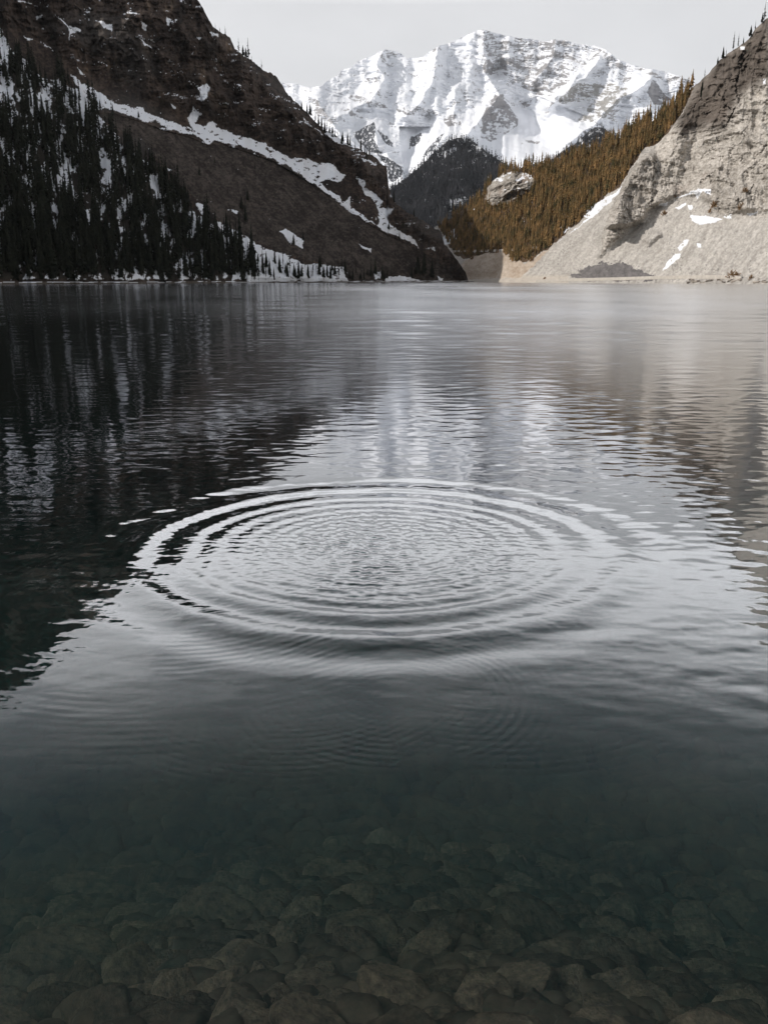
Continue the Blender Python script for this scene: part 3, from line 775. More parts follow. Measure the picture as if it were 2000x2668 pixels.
# ================================================================== STONES
def stone_mat(name, ca, cb, seed):
    m, t = new_mat(name)
    o_ = N(t, 'ShaderNodeOutputMaterial'); b = N(t, 'ShaderNodeBsdfPrincipled'); b.inputs['Roughness'].default_value = .8
    tcs = N(t, 'ShaderNodeTexCoord'); oi = N(t, 'ShaderNodeObjectInfo')
    n = N(t, 'ShaderNodeTexNoise'); n.inputs['Scale'].default_value = 3.5; n.inputs['Detail'].default_value = 8; n.inputs['Roughness'].default_value = .7
    t.links.new(tcs.outputs['Object'], n.inputs['Vector'])
    cr = N(t, 'ShaderNodeValToRGB'); cr.color_ramp.elements[0].position = .3; cr.color_ramp.elements[1].position = .72
    cr.color_ramp.elements[0].color = (*ca, 1); cr.color_ramp.elements[1].color = (*cb, 1)
    t.links.new(n.outputs['Fac'], cr.inputs[0])
    mr = N(t, 'ShaderNodeMapRange'); mr.inputs['To Min'].default_value = .45; mr.inputs['To Max'].default_value = 1.35
    t.links.new(oi.outputs['Random'], mr.inputs['Value'])
    sc = N(t, 'ShaderNodeVectorMath', operation='SCALE'); t.links.new(cr.outputs[0], sc.inputs[0]); t.links.new(mr.outputs[0], sc.inputs['Scale'])
    t.links.new(sc.outputs[0], b.inputs['Base Color'])
    n2 = N(t, 'ShaderNodeTexNoise'); n2.inputs['Scale'].default_value = 9; n2.inputs['Detail'].default_value = 6
    t.links.new(tcs.outputs['Object'], n2.inputs['Vector'])
    bb = N(t, 'ShaderNodeBump'); bb.inputs['Distance'].default_value = .02; bb.inputs['Strength'].default_value = .7
    t.links.new(n2.outputs['Fac'], bb.inputs['Height']); t.links.new(bb.outputs[0], b.inputs['Normal'])
    t.links.new(b.outputs[0], o_.inputs['Surface'])
    return m
ms1 = stone_mat('wet_stone', (.026, .019, .014), (.27, .20, .14), 0)
def ico(sub):
    bm = bmesh.new(); bmesh.ops.create_icosphere(bm, subdivisions=sub, radius=1)
    v = np.array([x.co[:] for x in bm.verts]); f = np.array([[q.index for q in x.verts] for x in bm.faces], np.int32); bm.free()
    return v, f
ICO4 = ico(5); ICO3 = ico(3)
def stone_shape(seed, base, sub_n=9, rnd=.10):
    rg = np.random.RandomState(seed)
    v, f = base
    nrm = rg.normal(size=(sub_n, 3)); nrm[0] = (rg.normal() * .12, rg.normal() * .12, 1); nrm[1] = (0, 0, -1)
    nrm /= np.linalg.norm(nrm, axis=1)[:, None]
    off = .50 + .42 * rg.rand(sub_n); off[0] = .66; off[1] = .7
    dd = np.maximum(v @ nrm.T, 1e-3)
    cand = np.concatenate([off / dd, np.full((len(v), 1), 1.06)], 1)
    p = -55.0
    rad = np.mean(cand ** p * 1.0, axis=1) ** (1 / p) * (cand.shape[1] ** (1 / p))
    n = .05 * perlin(v[:, 0] * 1.6 + seed, v[:, 1] * 1.6 + v[:, 2], seed) + .03 * fbm(v[:, 0] * 4 + v[:, 2] * 3, v[:, 1] * 4 - v[:, 2] * 2, 4, seed)
    v2 = v * (rad * (1 + n))[:, None]
    return v2 * np.array((1, .8 + .1 * rg.rand(), .55 + .15 * rg.rand())), f
def tri_mesh(name, v, f, mat, smooth=False):
    me = bpy.data.meshes.new(name)
    me.vertices.add(len(v)); me.vertices.foreach_set('co', v.astype(np.float32).ravel())
    k = f.shape[1]
    me.loops.add(f.size); me.loops.foreach_set('vertex_index', f.astype(np.int32).ravel())
    me.polygons.add(len(f)); me.polygons.foreach_set('loop_start', np.arange(0, f.size, k, dtype=np.int32))
    me.polygons.foreach_set('use_smooth', np.full(len(f), smooth))
    me.update(calc_edges=True); me.materials.append(mat)
    return me
STONES = [tri_mesh('stone', *stone_shape(500 + i, ICO4, 8 + i % 5), ms1, True) for i in range(18)]
def bed_hit(px, py):
    a, e = ang(px, py)
    rs = HC / math.tan(-e); er = math.asin(math.cos(e) / 1.333)     # where the sight line meets the water, then bends
    rr = np.linspace(max(rs - .1, .3), 16, 3000)
    z = -(rr - rs) / math.tan(er)
    g = z - bedz(rr * math.sin(a), rr * math.cos(a))
    i = int(np.argmax(g < 0)) if (g < 0).any() else len(rr) - 1
    r = rr[i]
    return r * math.sin(a), r * math.cos(a), bedz(r * math.sin(a), r * math.cos(a)), r
# traced stones: (u, v, w, h) in two zoomed quadrants
QL = [(70,1060,150,70),(400,1030,260,110),(640,1150,240,90),(850,1080,190,100),(1050,1050,160,150),(1240,1100,200,110),(1450,1060,240,100),(110,1150,230,130),
 (380,1200,240,80),(590,1230,210,90),(180,1300,160,90),(330,1350,400,170),(760,1440,230,80),(950,1460,170,200),(1150,1240,190,130),(1400,1400,100,90),(550,1510,250,120),
 (300,1530,220,130),(60,1550,200,150),(780,1560,230,140),(1200,1490,160,130),(1400,1280,150,110),(1330,1220,130,140),(20,1430,70,130),(1100,1450,90,50),(1370,1530,110,60),
 (1580,1560,90,80),(1075,1510,60,50),(1000,900,130,80),(1140,880,170,80),(880,920,120,60),(560,960,140,60),(220,1000,150,50),(740,1340,130,110),(1560,1430,130,80),(220,1530,90,80),
 (1530,1170,170,60),(900,1240,160,100)]
QR = [(1140,1030,130,110),(1380,1040,180,120),(1620,1030,120,130),(590,1020,160,110),(740,1040,140,130),(730,1150,210,110),(1350,1170,150,130),(1190,1140,120,80),(190,1120,210,110),
 (110,1190,210,110),(520,1290,200,130),(690,1400,300,150),(1040,1330,180,140),(1190,1270,190,80),(1400,1350,180,110),(1580,1280,190,60),(430,1490,220,180),(230,1575,230,90),(170,1455,110,80),
 (870,1310,120,90),(1230,1400,150,80),(1620,1400,110,90),(1240,1495,280,150),(940,1560,180,140),(1625,1545,120,150),(30,1400,80,90),(100,1360,90,60),(640,860,200,70),(300,880,110,90),
 (1050,870,130,80),(960,960,260,50),(1240,960,120,80),(980,700,130,50),(950,780,120,50),(1320,700,120,40),(60,1280,140,80),(1030,1140,160,70),(860,1200,80,110),(330,1400,140,70)]
SPEC = {('L',11):'large flat grey slab, lowest left of the submerged stones', ('R',11):'big pale angular slab, brightest of the stones on the right',
        ('L',13):'tall blocky brown stone left of the middle near the bottom edge', ('R',16):'broad smooth stone near the bottom edge right of the middle',
        ('L',16):'rounded brown boulder at the bottom edge on the left', ('L',4):'rounded stone standing alone in the middle of the shallows',
        ('R',22):'wide brown slab low on the right under the water', ('L',14):'pale-topped lumpy stone beside the dark hollow',
        ('R',0):'rounded pale stone in the upper right row of visible stones', ('R',1):'wide hump-backed stone right of the rounded pale stone',
        ('R',12):'smooth domed stone right of the big pale slab', ('L',7):'broad low stone at the left edge under water',
        ('R',24):'reddish brown stone in the bottom right corner', ('R',6):'tall oval stone right of centre in the shallows'}
srng = random.Random(11)
placed = []
def add_stone(x, y, z, sx, sy, sz, rz, label, group=None, mesh=None, tilt=.2):
    me = mesh or STONES[srng.randrange(18)]
    o = bpy.data.objects.new('stone', me); col.objects.link(o)
    o.location = (x, y, z); o.scale = (sx, sy, sz)
    o.rotation_euler = (srng.uniform(-tilt, tilt), srng.uniform(-tilt, tilt), rz)
    o['label'] = label; o['category'] = 'stone'
    if group: o['group'] = group
    placed.append((x, y, max(sx, sy)))
    return o
G_ST = 'stones lying on the lakebed'
for tag_, Q, ox in (('L', QL, 0), ('R', QR, 1000)):
    for i, (u, v, ww, hh) in enumerate(Q):
        px = ox + u * .603; py = 1700 + v * .603
        x, y, z, r = bed_hit(px, py + hh * .1)
        s = math.sqrt(r * r + (HC - z) ** 2) / F
        hw = ww * .603 * s / 2 * 1.08; hd = max(hh * .603 * s / 2 * 1.25, hw * .55)
        lab = SPEC.get((tag_, i), 'dull brown angular stone lying on the lakebed among many alike')
        add_stone(x, y, z + .10 * hw + .02, hw, hd * 1.1, min(hw, hd) * 1.15, srng.uniform(-.35, .35), lab, G_ST)
# fill between them, largest first
cnt = len(placed); tries = 0
while cnt < 300 and tries < 30000:
    tries += 1
    sz = .30 * (1 - cnt / 300) ** .7 * srng.uniform(.6, 1) + .085
    d = 1.7 + 4.6 * srng.random() ** .8; a = srng.uniform(-.50, .50)
    x, y = d * math.sin(a), d * math.cos(a)
    k = .62 if tries < 12000 else .42
    if any((x - q[0]) ** 2 + (y - q[1]) ** 2 < ((q[2] + sz) * k) ** 2 for q in placed): continue
    add_stone(x, y, float(bedz(x, y)) + .01, sz, sz * srng.uniform(.7, 1), sz * srng.uniform(.6, 1.0), srng.uniform(0, 6.28),
              'dull brown angular stone lying on the lakebed among many alike', G_ST)
    cnt += 1
def replicate(vars_, X, Y, Z, S, Rz, W=None, seed=0):
    """many copies merged: vars_ = [(verts, faces)]; S height scale, W width factor"""
    rg = np.random.RandomState(seed); pick = rg.randint(0, len(vars_), len(X))
    VV, FF = [], []; off = 0
    for k, (v, f) in enumerate(vars_):
        i = np.where(pick == k)[0]
        if not len(i): continue
        c, s = np.cos(Rz[i])[:, None], np.sin(Rz[i])[:, None]
        sc = S[i][:, None]; ww = sc * (1 if W is None else W[i][:, None])
        x = (v[None, :, 0] * c - v[None, :, 1] * s) * ww + X[i][:, None]
        y = (v[None, :, 0] * s + v[None, :, 1] * c) * ww + Y[i][:, None]
        z = v[None, :, 2] * sc + Z[i][:, None]
        VV.append(np.stack([x, y, z], -1).reshape(-1, 3))
        FF.append((f[None] + (np.arange(len(i)) * len(v))[:, None, None] + off).reshape(-1, f.shape[1]))
        off += len(i) * len(v)
    return np.concatenate(VV), np.concatenate(FF)
rg = np.random.RandomState(5)
n = 4200
d = 1.3 + 8.0 * rg.rand(n) ** .8; a = rg.uniform(-1.05, 1.05, n)
x = d * np.sin(a); y = d * np.cos(a); s = rg.uniform(.035, .11, n) * (1 + d / 8)
v, f = replicate([stone_shape(700 + i, ICO3, 10) for i in range(8)], x, y, bedz(x, y), s, rg.rand(n) * 6.28, None, 1)
o = bpy.data.objects.new('small_stones', tri_mesh('small_stones', v, f, ms1, True)); col.objects.link(o)
o['kind'] = 'stuff'; o['label'] = 'small stones and rubble filling the gaps on the lakebed'; o['category'] = 'stones'

# ================================================================== TREES
def leaf_mat(name, ca, cb, sc=3.0):
    m, t = new_mat(name)
    o_ = N(t, 'ShaderNodeOutputMaterial'); b = N(t, 'ShaderNodeBsdfPrincipled'); b.inputs['Roughness'].default_value = .9
    b.inputs['Specular IOR Level'].default_value = .1
    g = N(t, 'ShaderNodeNewGeometry'); n = N(t, 'ShaderNodeTexNoise'); n.inputs['Scale'].default_value = sc; n.inputs['Detail'].default_value = 4
    t.links.new(g.outputs['Position'], n.inputs['Vector'])
    cr = N(t, 'ShaderNodeValToRGB'); cr.color_ramp.elements[0].position = .32; cr.color_ramp.elements[1].position = .68
    cr.color_ramp.elements[0].color = (*ca, 1); cr.color_ramp.elements[1].color = (*cb, 1)
    t.links.new(n.outputs['Fac'], cr.inputs[0]); t.links.new(cr.outputs[0], b.inputs['Base Color'])
    t.links.new(b.outputs[0], o_.inputs['Surface'])
    return m
m_dark = leaf_mat('dark_needles', (.007, .009, .007), (.026, .029, .019), .3)
m_gold = leaf_mat('rusty_needles', (.06, .058, .027), (.33, .20, .085), .16)
m_far = leaf_mat('far_needles', (.03, .034, .040), (.066, .068, .074), .02)  # paler and bluer than near needles: distance haze put into the colour
m_bark = leaf_mat('bark', (.03, .024, .02), (.07, .058, .048), 1.5)
m_bark2 = leaf_mat('pale_bark', (.14, .10, .07), (.30, .23, .17), .5)
def conifer(seed, whorls, per, base=.10, width=.13, core=True, ragged=.35):
    rg = np.random.RandomState(seed)
    V, Fc = [], []
    def tri(a, b, c):
        k = len(V); V.extend([a, b, c]); Fc.append((k, k + 1, k + 2))
    for i in range(whorls):
        q = (i + .5 * rg.rand()) / whorls
        z = base + (1 - base) * q
        L = width * (1 - q) ** .8 * (1 + .15 * np.sin(q * 3)) + .006
        n = per if q < .8 else max(3, per - 2)
        a0 = rg.rand() * 6.28
        for j in range(n):
            if rg.rand() < .12: continue
            a = a0 + j * 6.28 / n + rg.normal() * .25
            l = L * (1 + ragged * rg.normal() * .7)
            l = max(l, .01)
            dr = -l * (.35 + .5 * rg.rand()); hz = (1 - base) / whorls
            ca, sa = math.cos(a), math.sin(a); wd = l * .42 * (1 + .3 * rg.rand())
            top = (0.0, 0.0, z + hz * .6)
            p1 = (ca * l * .62 - sa * wd, sa * l * .62 + ca * wd, z + dr * .75)
            p2 = (ca * l * .62 + sa * wd, sa * l * .62 - ca * wd, z + dr * .75)
            tip = (ca * l, sa * l, z + dr)
            tri(top, p1, tip); tri(top, tip, p2)
            if per > 5:
                tri((ca * l * .2, sa * l * .2, z + dr * .1), (ca * l * .75, sa * l * .75, z + dr * .5), (ca * l * .5, sa * l * .5, z + dr * 1.1 - hz * .8))
    tri((.006, 0, .93), (-.004, .005, .93), (0, 0, 1.03)); tri((0, .006, .93), (0, -.005, .93), (0, 0, 1.03))
    return np.array(V), np.array(Fc, np.int32)
def trunk(seed, r=.012, hgt=.97, n=6):
    rg = np.random.RandomState(seed)
    lv = [(-.03, 1.3), (.05, 1.0), (.4, .75), (hgt, .15)]
    V, Fc = [], []
    for z, k in lv:
        ox, oy = rg.normal() * .002, rg.normal() * .002
        for j in range(n):
            a = j * 6.283 / n
            V.append((ox + r * k * math.cos(a), oy + r * k * math.sin(a), z))
    for l in range(len(lv) - 1):
        for j in range(n):
            j2 = (j + 1) % n
            a, b, c, d_ = l * n + j, l * n + j2, (l + 1) * n + j2, (l + 1) * n + j
            Fc.append((a, b, c)); Fc.append((a, c, d_))
    return np.array(V), np.array(Fc, np.int32)
def dead(seed):                                # thin, nearly bare tree
    return conifer(seed, 16, 4, .22, .055, True, .6)
CR = [conifer(20 + i, 30, 7, .06 + .10 * (i % 3), .10 + .014 * (i % 4)) for i in range(8)]
CRD = [dead(60 + i) for i in range(3)]
CRM = [conifer(80 + i, 14, 5, .10 + .12 * (i % 3), .10 + .015 * (i % 3)) for i in range(7)]
CRF = [conifer(100 + i, 6, 4, .05, .13) for i in range(5)]
TR = trunk(1); TRT = trunk(2, .012, .9, 3)
crown_me = [tri_mesh('crown', v, f, m_dark) for v, f in CR]
thin_me = [tri_mesh('crown', v, f, m_dark) for v, f in CRD]
gold_me = [tri_mesh('crown', v, f, m_gold) for v, f in CRM]
trunk_me = tri_mesh('trunk', *TR, m_bark, True); trunk2_me = tri_mesh('trunk', *TR, m_bark2, True)
def add_tree(name, x, y, z, h, cme, tme, label, group, wf=1.0):
    e = bpy.data.objects.new(name, None); col.objects.link(e)
    e.empty_display_size = .5
    e.location = (x, y, z); e.scale = (h * wf, h * wf, h)
    e.rotation_euler = (srng.uniform(-.02, .02), srng.uniform(-.02, .02), srng.uniform(0, 6.28))
    e['label'] = label; e['category'] = 'tree'
    if group: e['group'] = group
    for nm, me in (('trunk', tme), ('crown', cme)):
        c = bpy.data.objects.new(nm, me); col.objects.link(c); c.parent = e
    return e
def forest_points(B, pts, n, seed, dens=None):
    rg = np.random.RandomState(seed)
    xs = [p[0] for p in pts]; ys = [p[1] for p in pts]
    X = rg.uniform(min(xs), max(xs), n); Y = rg.uniform(min(ys), max(ys), n)
    k = poly(X, Y, pts)
    X, Y = X[k], Y[k]
    if dens is not None:
        k = rg.rand(len(X)) < dens(X, Y); X, Y = X[k], Y[k]
    x, y, z, r, ok = place(B, X, Y)
    return X[ok], Y[ok], x[ok], y[ok], z[ok], r[ok]
# ---- left, dark forest
PX, PY, x, y, z, r = forest_points(ML, [(max(a, -330), b) for a, b in FOREST_L], 9000, 1,
    lambda X, Y: np.clip(.55 + 1.9 * fbm(X / 40, Y / 75, 3, 301) - .25 * sstep(420, 200, Y) + .2 * sstep(560, 700, Y), .04, 1))
rg = np.random.RandomState(2)
hh = np.clip(rg.normal(14.0, 3.8, len(x)), 6, 25) * (1 - .22 * sstep(400, 150, PY))
vis = hh / r * F
inside = (PX > 4) & (PY < 734)
# nearest rows first: those no other tree hides
order = np.argsort(-(vis * inside * (1 + .5 * (PY > 600))))
nL = 205
ind = order[:nL]; rest = order[nL:]
def zone(X, Y):
    if Y > 655:
        if X < 230: return 'dark narrow spruce at the left end of the shaded shoreline', 'spruces along the shaded left shore'
        if X < 460: return 'dark narrow spruce midway along the shaded shoreline forest', 'spruces along the shaded middle shore'
        return 'dark spruce beside the snow where the shoreline forest ends', 'spruces by the snowy end of the forest'
    if Y > 450 and X < 230: return 'dark spruce inside the dense forest low at the left frame edge', 'spruces in the dense forest at the frame edge'
    if Y > 450: return 'dark spruce inside the dense forest low on the shaded slope', 'spruces in the dense lower forest'
    return 'dark spruce among snow gaps high on the shaded slope', 'spruces in the upper snowy forest'
for i in ind:
    lab, g = zone(PX[i], PY[i])
    szw = 'tall ' if hh[i] > 18.5 else ('' if hh[i] > 15.5 else 'shorter ')
    lab = szw + lab
    add_tree('spruce_tree', x[i], y[i], z[i] - .3, hh[i], crown_me[srng.randrange(8)], trunk_me, lab, g, srng.uniform(.55, 1.0))
def merged(name, vars_, x, y, z, h, mat, label, wf=(.75, 1.25), seed=0, trunks=None):
    rg = np.random.RandomState(seed)
    v, f = replicate(vars_, x, y, z, h, rg.rand(len(x)) * 6.28, rg.uniform(*wf, len(x)), seed)
    if trunks:
        v2, f2 = replicate([TRT], x, y, z, h, rg.rand(len(x)) * 6.28, rg.uniform(1, 1.6, len(x)), seed)
        f2 = f2 + len(v)
        v = np.concatenate([v, v2]); f = np.concatenate([f, f2])
    me = tri_mesh(name, v, f, mat)
    if trunks:
        me.materials.append(trunks)
        mi = np.zeros(len(f), np.int32); mi[len(f) - len(f2):] = 1
        me.polygons.foreach_set('material_index', mi)
    o = bpy.data.objects.new(name, me); col.objects.link(o)
    o['kind'] = 'stuff'; o['label'] = label; o['category'] = 'forest'
    return o
merged('spruce_forest', CRM, x[rest], y[rest], z[rest] - .3, hh[rest], m_dark, 'dense dark spruce forest covering the shaded left slope', (.5, .95), seed=3, trunks=m_bark)
# ---- left, trees one can tell apart
def single(B, lst, cmes, tme, name='spruce_tree', group=None):
    for px, py, hp, lab, kind in lst:
        a = place(B, np.array([float(px)]), np.array([float(py)]))
        if not a[4][0]:
            aa, ee = ang(px, py); e1 = np.interp(aa, B.az, B.e1)
            pp = proj(np.array([aa]), np.array([e1 - .0004])); a = place(B, pp[0], pp[1])
        h = hp / F * a[3][0]
        me = (thin_me if kind == 't' else cmes)[srng.randrange(3)]
        add_tree(name, a[0][0], a[1][0], a[2][0] - .3, h, me, tme, lab, group, 1.0 if kind == 't' else srng.uniform(.8, 1.2))
SKY_G = 'trees on the skyline of the shaded mountain'
single(ML, [(562,88,24,'short thin spruce on the first snowy ledge of the left skyline','t'), (573,92,20,'tiny spruce crowded on the first ledge of the left skyline','t'),
    (588,98,26,'thin spruce at the outer end of the first skyline ledge','t'), (622,136,32,'slim spruce first in the row below the skyline step','t'),
    (634,148,26,'bushy spruce in the row below the skyline step','n'), (648,158,50,'tallest bare thin spruce on the left skyline','t'),
    (641,152,24,'small spruce hugging the tallest bare one on the skyline','n'), (682,180,22,'lone stubby spruce lower on the left skyline','t'),
    (656,164,18,'very small spruce below the tallest skyline tree','t')], crown_me, trunk_me, group=SKY_G)
rowp = []
for i, (a, b) in enumerate([(770,270),(786,283),(800,292),(808,300),(822,308),(830,318),(838,325),(845,330),(852,336),(858,340),(866,344),(872,350),(880,352),(893,360),(906,366),(912,368),(925,380),(940,388),(950,396),(962,402),(820,322),(846,342),(866,352),(890,372),(925,395),(955,412)]):
    rowp.append((a, b + 4, srng.uniform(16, 32), 'small dark spruce in the row along the descending ridge crest', 'n' if i % 4 else 't'))
single(ML, rowp, crown_me, trunk_me, group='spruces along the descending ridge crest')
single(ML, [(1026,525,28,'dark spruce standing out below the ridge cliff','n'), (1078,560,20,'small dark spruce lower on the ridge before the tip','n'),
    (1048,548,14,'tiny spruce between the two ridge spruces near the tip','t'), (1140,600,10,'tiny spruce on the brow of the tip','t'),
    (295,300,28,'bushy spruce where the snow band meets the forest','n'), (262,286,24,'small spruce standing on the upper snow band','n'),
    (226,288,30,'thin spruce on the snow above the forest edge','t'), (248,252,18,'faint bare sapling on the upper snow band','t'),
    (362,308,18,'single small spruce halfway down the snow band','n'), (338,420,70,'big dark spruce leaning over the top of the scree','n'),
    (365,440,62,'dark spruce right of the big one at the scree edge','n'), (395,455,60,'spruce with ragged crown at the scree edge','n'),
    (645,520,30,'lone dark spruce in the middle of the scree','n'), (630,545,34,'second lone spruce just down the scree','n'),
    (640,575,44,'dark tall spruce low on the scree by the snow patch','n'), (520,460,26,'small shrubby spruce on the upper scree','n'),
    (665,440,18,'tiny spruce high on the scree','n'), (560,425,16,'tiny spruce near the top of the scree','n'),
    (790,625,22,'small spruce above the right snow patch on the scree','n'), (765,640,30,'dark spruce cluster at the bottom of the scree','n'),
    (1012,600,22,'dark spruce at the foot of the branching snow','n'), (1040,625,22,'bushy spruce below the branching snow','n')],
    crown_me, trunk_me)
shore = []
for i in range(62):
    px = 560 + 460 * (i + srng.random()) / 62; lo = 728; up = 660 + (px - 560) * .12
    py = lo - srng.random() ** 1.6 * (lo - up)
    shore.append((px, py, srng.uniform(24, 62) * (1 - (px - 560) / 1400), 'spruce in the shore snow close to the end of the dark forest' if px < 700 else 'spruce in the shore snow midway between the forest and the spur tip' if px < 860 else 'spruce in the thinning shore snow towards the spur tip', 't' if srng.random() < .3 else 'n'))
single(ML, shore, crown_me, trunk_me, group='spruces in the shore snow right of the forest')
single(ML, [(1088,722,58,'dark spruce first of the pair near the tip of the spur','n'), (1104,722,66,'taller dark spruce second of the pair near the spur tip','n'),
    (1125,726,50,'dark bushy spruce closest to the tip of the spur','n'), (1072,724,36,'short spruce left of the pair near the spur tip','n'),
    (1188,690,10,'tiny bush at the very tip of the spur','n')], crown_me, trunk_me)

# ---- right, rusty sunlit forest
PX, PY, x, y, z, r = forest_points(MR, FOREST_R, 26000, 4,
    lambda X, Y: np.clip(.72 + 1.2 * fbm(X / 22, Y / 40, 3, 311), .1, 1) * (1 - poly(X, Y - 6, [(a, b) for a, b in KNOB])))
rg = np.random.RandomState(6)
hh = np.clip(rg.normal(8.2, 2.6, len(x)), 3.5, 15)
vis = hh / r * F
front = PY > (600 + (1500 - PX) * .2)
order = np.argsort(-(vis * (1 + .7 * front)))
ind = order[:230]; rest = order[230:]
for i in ind:
    if PY[i] > 560:
        if PX[i] < 1300: lab, g = 'rusty conifer at the left foot of the sunlit forest near the spur', 'rusty conifers at the left foot of the forest'
        elif PX[i] < 1400: lab, g = 'rusty conifer above the tan bank below the pale rock knob', 'rusty conifers above the tan bank'
        elif PX[i] < 1480: lab, g = 'rusty conifer where the forest narrows beside the pale scree', 'rusty conifers beside the scree'
        else: lab, g = 'rusty conifer along the snow strip at the forest edge', 'rusty conifers along the snow strip'
    elif PX[i] < 1400: lab, g = 'rusty conifer high in the forest around the pale rock knob', 'rusty conifers around the rock knob'
    else: lab, g = 'rusty conifer high in the forest right of the pale rock knob', 'rusty conifers right of the rock knob'
    lab = ('tall ' if hh[i] > 12.5 else '' if hh[i] > 10.5 else 'short ') + lab
    add_tree('pine_tree', x[i], y[i], z[i] - .3, hh[i], gold_me[srng.randrange(7)], trunk2_me, lab, g, srng.uniform(.65, 1.0))
merged('pine_forest', CRM, x[rest], y[rest], z[rest] - .3, hh[rest], m_gold, 'rusty brown sunlit conifer forest on the far right slope', (.65, 1.1), 7, trunks=m_bark2)
# skyline and ledge trees of the right cliff
single(MR, [(1787,240,26,'small dark spruce where the brown forest meets the cliff skyline','n'), (1826,250,40,'dark bushy spruce in front of the cliff skyline','n'),
    (1834,206,24,'thin spruce left of the first cliff step','t'), (1868,166,16,'tiny spruce at the first step of the cliff skyline','n'),
    (1882,152,26,'slim dark spruce on the middle cliff skyline','n'), (1890,148,18,'short spruce beside the slim one on the cliff skyline','t'),
    (1908,132,40,'tallest thin spruce on the middle cliff skyline','t'), (1921,122,30,'thin spruce just above the tallest cliff one','t'),
    (1935,112,16,'little spruce on the cliff brow','n'), (1953,96,26,'dark spruce before the last rise of the cliff skyline','n'),
    (1965,80,22,'thin spruce on the last rise of the cliff skyline','t'), (1983,62,24,'dark spruce near the top right corner','n'),
    (1988,58,42,'tall bare spike of a spruce near the top right corner','t'), (1760,266,34,'dark spruce sticking up out of the brown ridge','n')],
    crown_me, trunk_me)

# ---- far woods (one mass)
HM = [(880,560),(1011,502),(1060,466),(1100,432),(1140,392),(1165,372),(1190,364),(1225,367),(1255,389),(1290,416),(1330,440),(1460,530),(1400,620),(900,620)]
PX, PY, x, y, z, r = forest_points(MM, HM, 16000, 8, lambda X, Y: np.clip(.75 + 1.3 * fbm(X / 18, Y / 24, 3, 321), .08, 1) * (1 - .75 * anyof(X, Y, FM_SNOW)))
k = np.random.RandomState(9)
HN = [(1400,430),(1437,416),(1470,394),(1500,376),(1525,352),(1548,335),(1572,338),(1600,356),(1640,376),(1690,420)]
PX2, PY2, x2, y2, z2, r2 = forest_points(MN, HN, 2600, 10, lambda X, Y: np.clip(.6 + 1.5 * fbm(X / 12, Y / 14, 3, 323), .05, 1))
X_, Y_, Z_ = np.concatenate([x, x2]), np.concatenate([y, y2]), np.concatenate([z, z2])
merged('far_forest', CRF, X_, Y_, Z_ - 1, k.uniform(10, 21, len(X_)), m_far, 'dark far-off forest on the hills below the snowy peak', (.8, 1.3), 12)

# ================================================================== SHORE ROAD, SHRUBS
def strip(name, B, pts, wpx, mat, lift, label, cat, thick=.8):
    P_ = np.array(pts, float)
    n = 160
    tt = np.linspace(0, 1, n); L = np.r_[0, np.cumsum(np.hypot(*np.diff(P_, axis=0).T))]; L /= L[-1]
    X = np.interp(tt, L, P_[:, 0]); Y = np.interp(tt, L, P_[:, 1])
    x, y, z, r, ok = place(B, X, Y)
    rs = np.convolve(np.pad(r, 6, mode='edge'), np.ones(13) / 13, 'valid'); a = np.arctan2(x, y); zs = np.convolve(np.pad(z, 6, mode='edge'), np.ones(13) / 13, 'valid')
    off = [(-wpx, -thick), (-wpx * .8, lift), (wpx, lift), (wpx * 1.3, -thick)]
    XX = np.array([(rs + o) * np.sin(a) for o, _ in off]); YY = np.array([(rs + o) * np.cos(a) for o, _ in off]); ZZ = np.array([zs + q for _, q in off])
    c = np.ones(XX.shape + (3,)) * np.array((.50, .46, .41))
    o = mesh_from_grid(name, XX, YY, ZZ, mat, c, XX * 0)
    o['kind'] = 'structure'; o['label'] = label; o['category'] = cat
    return o
strip('road', MR, [(1180,655),(1240,654),(1300,653),(1350,650),(1400,645)], 2.2, mR, .9, 'narrow pale track crossing the foot of the brown forest', 'track')
strip('gravel_shore', MR, [(1395,733),(1500,729),(1600,727),(1700,724),(1800,722),(1880,722),(1930,724)], 2.6, mR, .9, 'flat pale gravel shelf along the foot of the scree', 'shore')
def shrub_mesh(seed):
    rg = np.random.RandomState(seed); V, Fc = [], []
    for i in range(150):
        a = rg.rand() * 6.28; el_ = rg.rand() * 1.45; l = rg.uniform(.4, 1)
        b = np.array((math.cos(a) * math.cos(el_) * .9, math.sin(a) * math.cos(el_) * .9, math.sin(el_))) * l
        s_ = b * rg.uniform(.1, .5); q = rg.normal(size=3) * .035
        k = len(V); V.extend([s_, b + q, b - q]); Fc.append((k, k + 1, k + 2))
    return np.array(V), np.array(Fc, np.int32)
m_sh = leaf_mat('bare_shrub', (.16, .095, .045), (.30, .19, .10), .6)
shr = [tri_mesh('shrub', *shrub_mesh(i), m_sh) for i in range(4)]
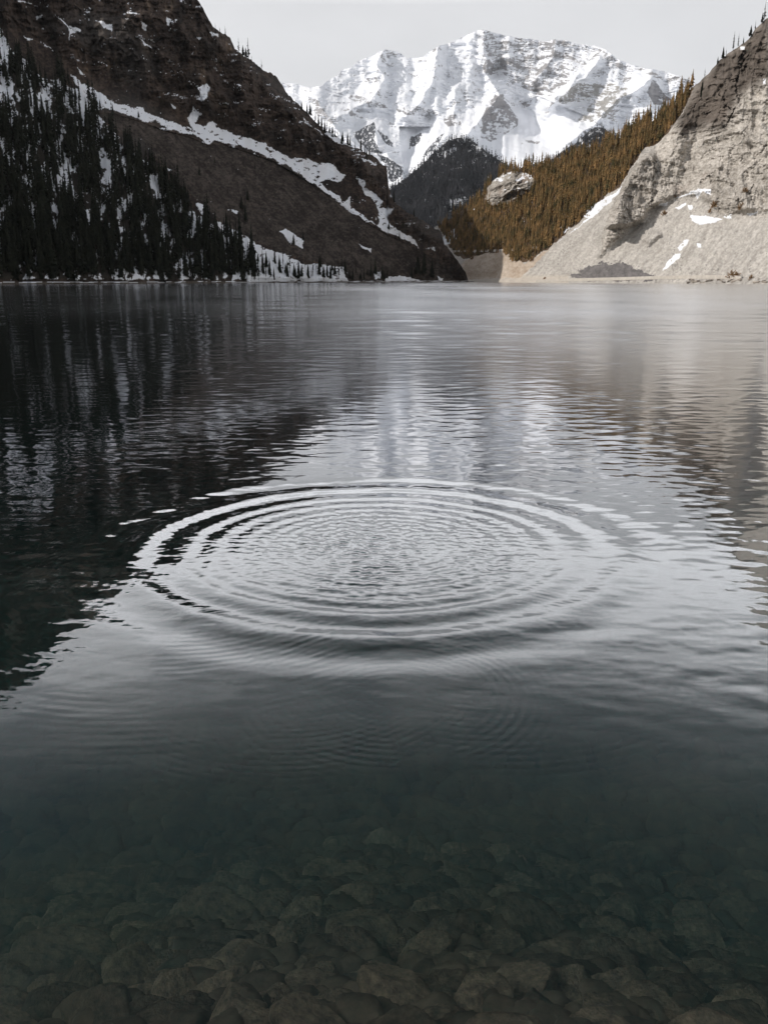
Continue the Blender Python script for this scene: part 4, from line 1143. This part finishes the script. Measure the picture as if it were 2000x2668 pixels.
for px, py, hp, lab in [(1905,724,22,'rusty bare shrub on the right shore, largest of the three'), (1918,724,16,'rusty shrub touching the largest shore shrub'),
    (1955,726,12,'low rusty shrub nearest the right frame edge on the shore'), (1730,560,14,'rusty shrub on the scree below the buttress'),
    (1858,540,18,'rusty shrub beside the snow patch on the cliff foot'), (1850,553,12,'low rusty shrub just under the one by the snow patch'),
    (1930,545,18,'rusty shrub in the cliff rubble at right'), (1940,500,13,'rusty shrub on a cliff ledge at right'), (1755,512,12,'rusty shrub above the thin snow line'),
    (1360,650,16,'rusty shrub at the right end of the track'), (1340,668,18,'rusty shrub below the track at the forest foot'), (1385,680,14,'rusty shrub on the tan bank below the forest'),
    (1230,676,12,'rusty shrub on the tan bank near the spur tip'), (1418,727,7,'tiny dark shrub at the near end of the gravel shelf')]:
    a = place(MR, np.array([float(px)]), np.array([float(py)])); h = hp / F * a[3][0]
    o = bpy.data.objects.new('shrub', shr[srng.randrange(4)]); col.objects.link(o)
    o.location = (a[0][0], a[1][0], a[2][0] - .2); o.scale = (h * .8, h * .8, h); o.rotation_euler = (0, 0, srng.uniform(0, 6))
    o['label'] = lab; o['category'] = 'shrub'
# rip-rap boulders on the right shore
m_bo = stone_mat('shore_boulder', (.22, .19, .16), (.42, .37, .32), 3)
BOU = [tri_mesh('boulder', *stone_shape(900 + i, ICO3, 9), m_bo, True) for i in range(5)]
for i in range(46):
    px = srng.uniform(1780, 1998); py = srng.uniform(727, 737)
    a = place(MR, np.array([px]), np.array([py])); s = srng.uniform(.35, 1.1)
    o = bpy.data.objects.new('boulder', BOU[srng.randrange(5)]); col.objects.link(o)
    o.location = (a[0][0], a[1][0], a[2][0] + .1); o.scale = (s * 1.5, s, s * 1.1); o.rotation_euler = (0, 0, srng.uniform(0, 6))
    o['label'] = 'pale boulder in the rock edging of the sunlit right shore'; o['category'] = 'boulder'; o['group'] = 'boulders edging the right shore'

# ================================================================== HAZE
HAZE = True
if HAZE:
    bm = bmesh.new(); bmesh.ops.create_cube(bm, size=1)
    me = bpy.data.meshes.new('haze'); bm.to_mesh(me); bm.free()
    hz = bpy.data.objects.new('haze', me); col.objects.link(hz)
    hz.scale = (14000, 14000, 2600); hz.location = (0, 4000, 1300 - 60)
    m, t = new_mat('haze_air'); o_ = N(t, 'ShaderNodeOutputMaterial'); pv = N(t, 'ShaderNodeVolumePrincipled')
    pv.inputs['Color'].default_value = (.92, .95, 1, 1); pv.inputs['Density'].default_value = .000016; pv.inputs['Anisotropy'].default_value = .2
    t.links.new(pv.outputs[0], o_.inputs['Volume']); me.materials.append(m)
    hz['kind'] = 'stuff'; hz['label'] = 'thin cold haze filling the valley air'; hz['category'] = 'haze'
